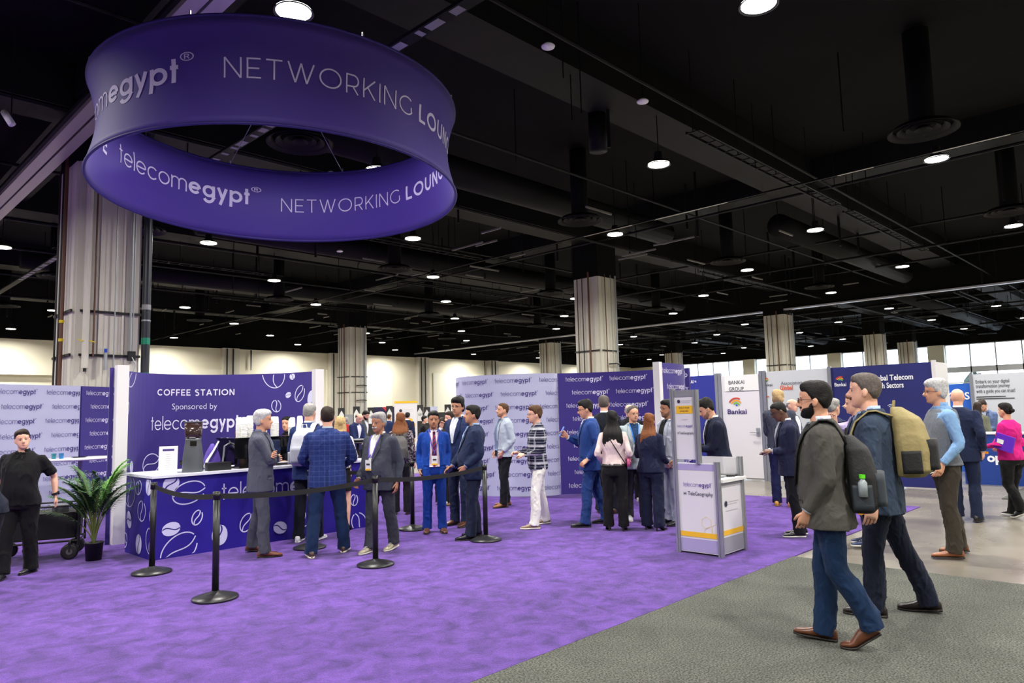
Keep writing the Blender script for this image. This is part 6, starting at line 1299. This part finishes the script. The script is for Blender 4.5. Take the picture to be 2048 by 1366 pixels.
P = person('man in white shirt with badge lifting a hand to his mouth', 905, 1010, -55, head=824, skin='light', hair=('short', 'dkbrown'), hth=.02, w=1.02, top='shirt', tcol=(222, 222, 230), inner=None, pants=(96, 98, 106), shoes=(120, 90, 66), lanyard=((80, 70, 130), 1.15), rh=(.04, .2, 1.46, (-.3, .2, .9)), rpole=(.7, .2, -1), lh=(-.18, .14, 1.0))
t = person('man in bright blue suit with striped tie and badge facing the camera', 870, 1066, 3, head=823, skin='brown', hair=('short', 'black'), hth=.02, w=.95, tcol=(20, 70, 170), inner=(226, 206, 214), tie=((150, 30, 70), (34, 34, 96)), open_=True, pants=(16, 56, 148), shoes=(84, 50, 34), lanyard=((90, 70, 150), 1.08), lh=(-.185, .08, .93, (.2, .1, -1)), rh=(.205, .05, .9), hem=.80, hpitch=2)
person('woman with wavy brown hair in black behind the bright blue suit man', 0, 0, 160, pos=pl(884, 13.2), H=1.57, sex='f', lod=1, skin='light', hair=('full', 'dkbrown'), longhair=(.28, 1.15, 0), top='blouse', tcol=(26, 26, 30), inner=None, hem=.88, pants=(24, 24, 28), shoes=(190, 180, 160), facefx=False)
P = person('woman with long brown hair in patterned top with grey backpack', 803, 1030, 172, head=826, sex='f', skin='light', hair=('full', 'auburn'), hth=.024, longhair=(.28, 1.5, .0), w=1.05, top='blouse', tcol=(58, 48, 58), tkind='floral', tcol2=(190, 180, 190), inner=None, hem=.88, pants=(26, 22, 30), pw=1.1, shoes=(70, 50, 44), facefx=False)
t, rl = backpack(P, 'boxy grey backpack worn by the long haired woman in patterned top', mat('pack_grey', (88, 86, 86), .7), mat('pack_grey2', (70, 68, 70), .7), w_=.3, h_=.44, d_=.13, zc=1.14)
o_ = np.array([-.16, .1, .74]); t, rl = prop(P, 'tote_bag', 'black tote bag with lime handles hanging at the long haired woman side', 'bag', o_)
mbq = MB().loft([rr(.1, .3, z_)+np.array([-.27, .0, 0]) for z_ in (.48, .55, .8, .86)]); rl(mbq).build('pouch', mat('tote_black', (32, 32, 34), .8, bump=.3, bscale=20), t, True)
for dx in (-.03, .03): rl(MB().tube([(-.27+dx, -.1, .86), (-.26+dx, -.06, .98), (-.26+dx, .06, .98), (-.27+dx, .1, .86)], .01, 6)).build('handle', mat('lime_handle', (130, 190, 40), .5), t)
P = person('grey haired man with white moustache and purple lanyard walking in the queue', 762, 1103, -38, head=825, skin='brown', hair=('short', 'grey'), hth=.024, beard=('moustache', 'silver'), w=1.14, belly=.06, tcol=(66, 70, 84), inner=(226, 224, 220), pants=(56, 58, 68), shoes=(150, 142, 120), sole=(200, 196, 184), lanyard=((88, 70, 170), 1.14), rf=('p', 740, 1107, 0, 0), lf=('p', 789, 1100, 0, 8), lh=(-.25, -.02, .88), rh=(.26, .12, .92), hpitch=2)
P = person('stocky man in blue checked blazer and jeans seen from behind', 655, 1112, 178, head=812, skin='light', hair=('short', 'dkbrown'), hth=.014, w=1.14, tcol=(38, 56, 118), tkind='check', tcol2=(90, 110, 170), inner=(180, 190, 210), pants=(24, 46, 84), shoes=(66, 44, 36), sole=(220, 212, 198), lf=('p', 622, 1118, -12, 0), rf=('p', 688, 1106, 12, 0), lh=(-.16, .24, 1.02), rh=(.16, .24, 1.02), lpole=(-1, -.5, -.3), rpole=(1, -.5, -.3), facefx=False, front=False, hem=.81)
P = person('man in navy blazer with pale grey backpack and white sneakers at the counter', 617, 1084, 160, head=806, skin='light', hair=('buzz', 'grey'), w=1.05, tcol=(36, 54, 108), inner=(200, 204, 214), pants=(24, 26, 40), shoes=(232, 232, 236), sole=(236, 236, 240), lf=('p', 597, 1086, -8, 0), rf=('p', 636, 1082, 8, 0), lh=(-.18, .28, 1.14), rh=(.16, .28, 1.14), facefx=False, front=False)
M_pg = mat('pack_pale', (186, 188, 200), .6, bump=.2, bscale=30); backpack(P, 'pale grey backpack worn by the navy blazer man at the counter', M_pg, mat('pack_pale2', (166, 170, 184), .6), w_=.32, h_=.48, d_=.17, zc=1.2, strapm=MATS['white_enamel'])
P = person('silver haired man in grey suit with crossed arms at the coffee counter', 519, 1113, 84, head=816, skin='tan', hair=('full', 'silver'), hth=.018, w=1.0, tcol=(92, 96, 112), inner=(120, 130, 156), pants=(84, 86, 100), shoes=(110, 64, 42), rf=('p', 528, 1117, 0, 0), lf=('p', 503, 1106, 0, 6), lh=(.1, .165, 1.21, (.9, -.2, .1)), rh=(-.1, .185, 1.15, (-.9, -.2, .0)), lpole=(-.9, .3, -1), rpole=(.9, .3, -1), hpitch=-2, curl=.6)
P = person('woman in black polo shirt and trousers turning beside the wagon', 34, 1153, -22, head=857, sex='f', skin='light', hair=('bun', 'dkbrown'), hth=.02, w=1.26, belly=.05, lean=3, side=-3, top='polo', sleeve='short', tcol=(22, 22, 25), inner=None, hem=.84, pants=(20, 20, 23), shoes=(28, 28, 30), rf=('p', 4, 1160, -10, 0), lf=('p', 62, 1147, 20, 0), lh=(-.34, -.12, .92, (-.2, -.3, -.9)), rh=(.2, .16, .95), hyaw=28, hpitch=-2, htilt=6)
h = P['info']['l']; c = h['w']-h['f']*.03; t, rl = prop(P, 'wrist_watch', 'black wrist watch on the woman in black polo shirt', 'watch', c); rl(MB().cyl(c-h['f']*.012, c+h['f']*.012, .034, n=16)).build('strap', M_strut, t); rl(MB().cyl(c-h['p']*.03, c-h['p']*.042, .021, n=16)).build('watch_face', mat('watch_face', (30, 32, 38), .2), t)
person('person in dark navy cropped by the left edge of the photo', -22, 1190, -84, H=1.62, w=1.2, belly=.05, skin='light', hair=('short', 'dkbrown'), top='polo', sleeve='short', tcol=(30, 36, 52), inner=None, pants=(22, 24, 30), lean=22, lh=(-.26, .16, .88), rh=(.22, .3, .85), facefx=False)
# baristas behind the machine
q = ony(575, 860, 10.5); person('barista with dark tied hair peeping from behind the cup stacks', 0, 0, -25, pos=q[:2], head=840, sex='f', skin='tan', hair=('bun', 'black'), top='polo', sleeve='short', tcol=(28, 28, 32), inner=None, pants=DK, H=1.66, lh=(-.1, .3, 1.05), rh=(.1, .3, 1.05))
q = ony(452, 870, 10.6); person('barista with braided brown hair bending behind the espresso machine', 0, 0, 40, pos=q[:2], sex='f', H=1.62, lean=28, hpitch=20, skin='tan', hair=('full', 'auburn'), hth=.022, top='polo', sleeve='short', tcol=(28, 28, 32), inner=None, pants=DK, facefx=False, lh=(-.1, .4, .95), rh=(.1, .4, .95))
P = person('blonde woman in black skirt mostly hidden beside the checked blazer man', 681, 1063, 170, head=832, sex='f', skin='light', hair=('full', 'blond'), longhair=(.16, 1.1, 0), top='blouse', tcol=(222, 210, 220), inner=None, hem=.95, pants=(22, 22, 26), skirt=True, shoes=(22, 22, 24), heels=True, facefx=False, w=.95, lh=(-.16, .1, 1.0), rh=(.2, .16, 1.05))
# far lounge crowd
for px, D, H, f, sx, sk, hr, tp, tc, pc, ln, hp_, lab_, kw in (
    (693, 24.5, 1.62, 175, 'f', 'light', ('full', 'grey'), 'blouse', (196, 44, 40), DK, 0, 0, 'woman with grey bob in a red top in the far lounge', dict(longhair=(.12, 1.1, 0))),
    (679, 26, 1.64, 150, 'f', 'light', ('full', 'black'), 'blouse', (30, 30, 36), DK, 0, 0, 'dark haired woman beside the red top woman in the far lounge', dict(longhair=(.2, 1.1, 0))),
    (662, 28, 1.70, 170, 'm', 'light', ('short', 'brown'), 'blazer', (60, 60, 70), DK, 0, 0, 'man in grey far behind the queue, left of the red top woman', {}),
    (708, 18.8, 1.74, 40, 'm', 'light', ('rim', 'brown'), 'blazer', (34, 46, 92), DK, 12, 22, 'bald man in navy suit bent over the lounge high table', dict(lh=(-.1, .4, 1.0), rh=(.1, .4, 1.0))),
    (723, 21, 1.80, 60, 'm', 'tan', ('short', 'black'), 'blazer', (96, 98, 98), DK, 6, 20, 'bearded man in grey blazer behind the lounge high table', dict(beard=('beard', 'black'))),
    (778, 27, 1.68, 150, 'm', 'tan', ('buzz', 'brown'), 'blazer', (38, 52, 96), DK, 0, 0, 'man in blue suit before the navy poster in the far lounge', {}),
    (815, 24, 1.72, 165, 'm', 'light', ('short', 'black'), 'blazer', (34, 40, 70), DK, 0, 0, 'man in navy suit just left of the orange topped banner', {}),
    (760, 30, 1.66, -60, 'm', 'mid', ('short', 'black'), 'blazer', (44, 44, 52), DK, 0, 0, 'dark suited man by the far table signs', {}),
    (847, 22, 1.60, 90, 'f', 'light', ('full', 'black'), 'blouse', (24, 24, 28), DK, 0, 0, 'woman in black just left of the bright blue suit man head', dict(lh=(-.1, .3, 1.2), rh=(.1, .3, 1.2))),
    (1398, 24, 1.7, 20, 'm', 'mid', ('short', 'black'), 'blazer', (50, 54, 70), DK, 0, 0, 'man standing far behind the exhibitor booth', {})):
    person(lab_, 0, 0, f, pos=pl(px, D), H=H, lod=2, sex=sx, skin=sk, hair=hr, top=tp, tcol=tc, pants=pc, lean=ln, hpitch=hp_, inner=(220, 222, 230) if tp == 'blazer' else None, facefx=False, **kw)
bpy.data.scenes.remove(WS)
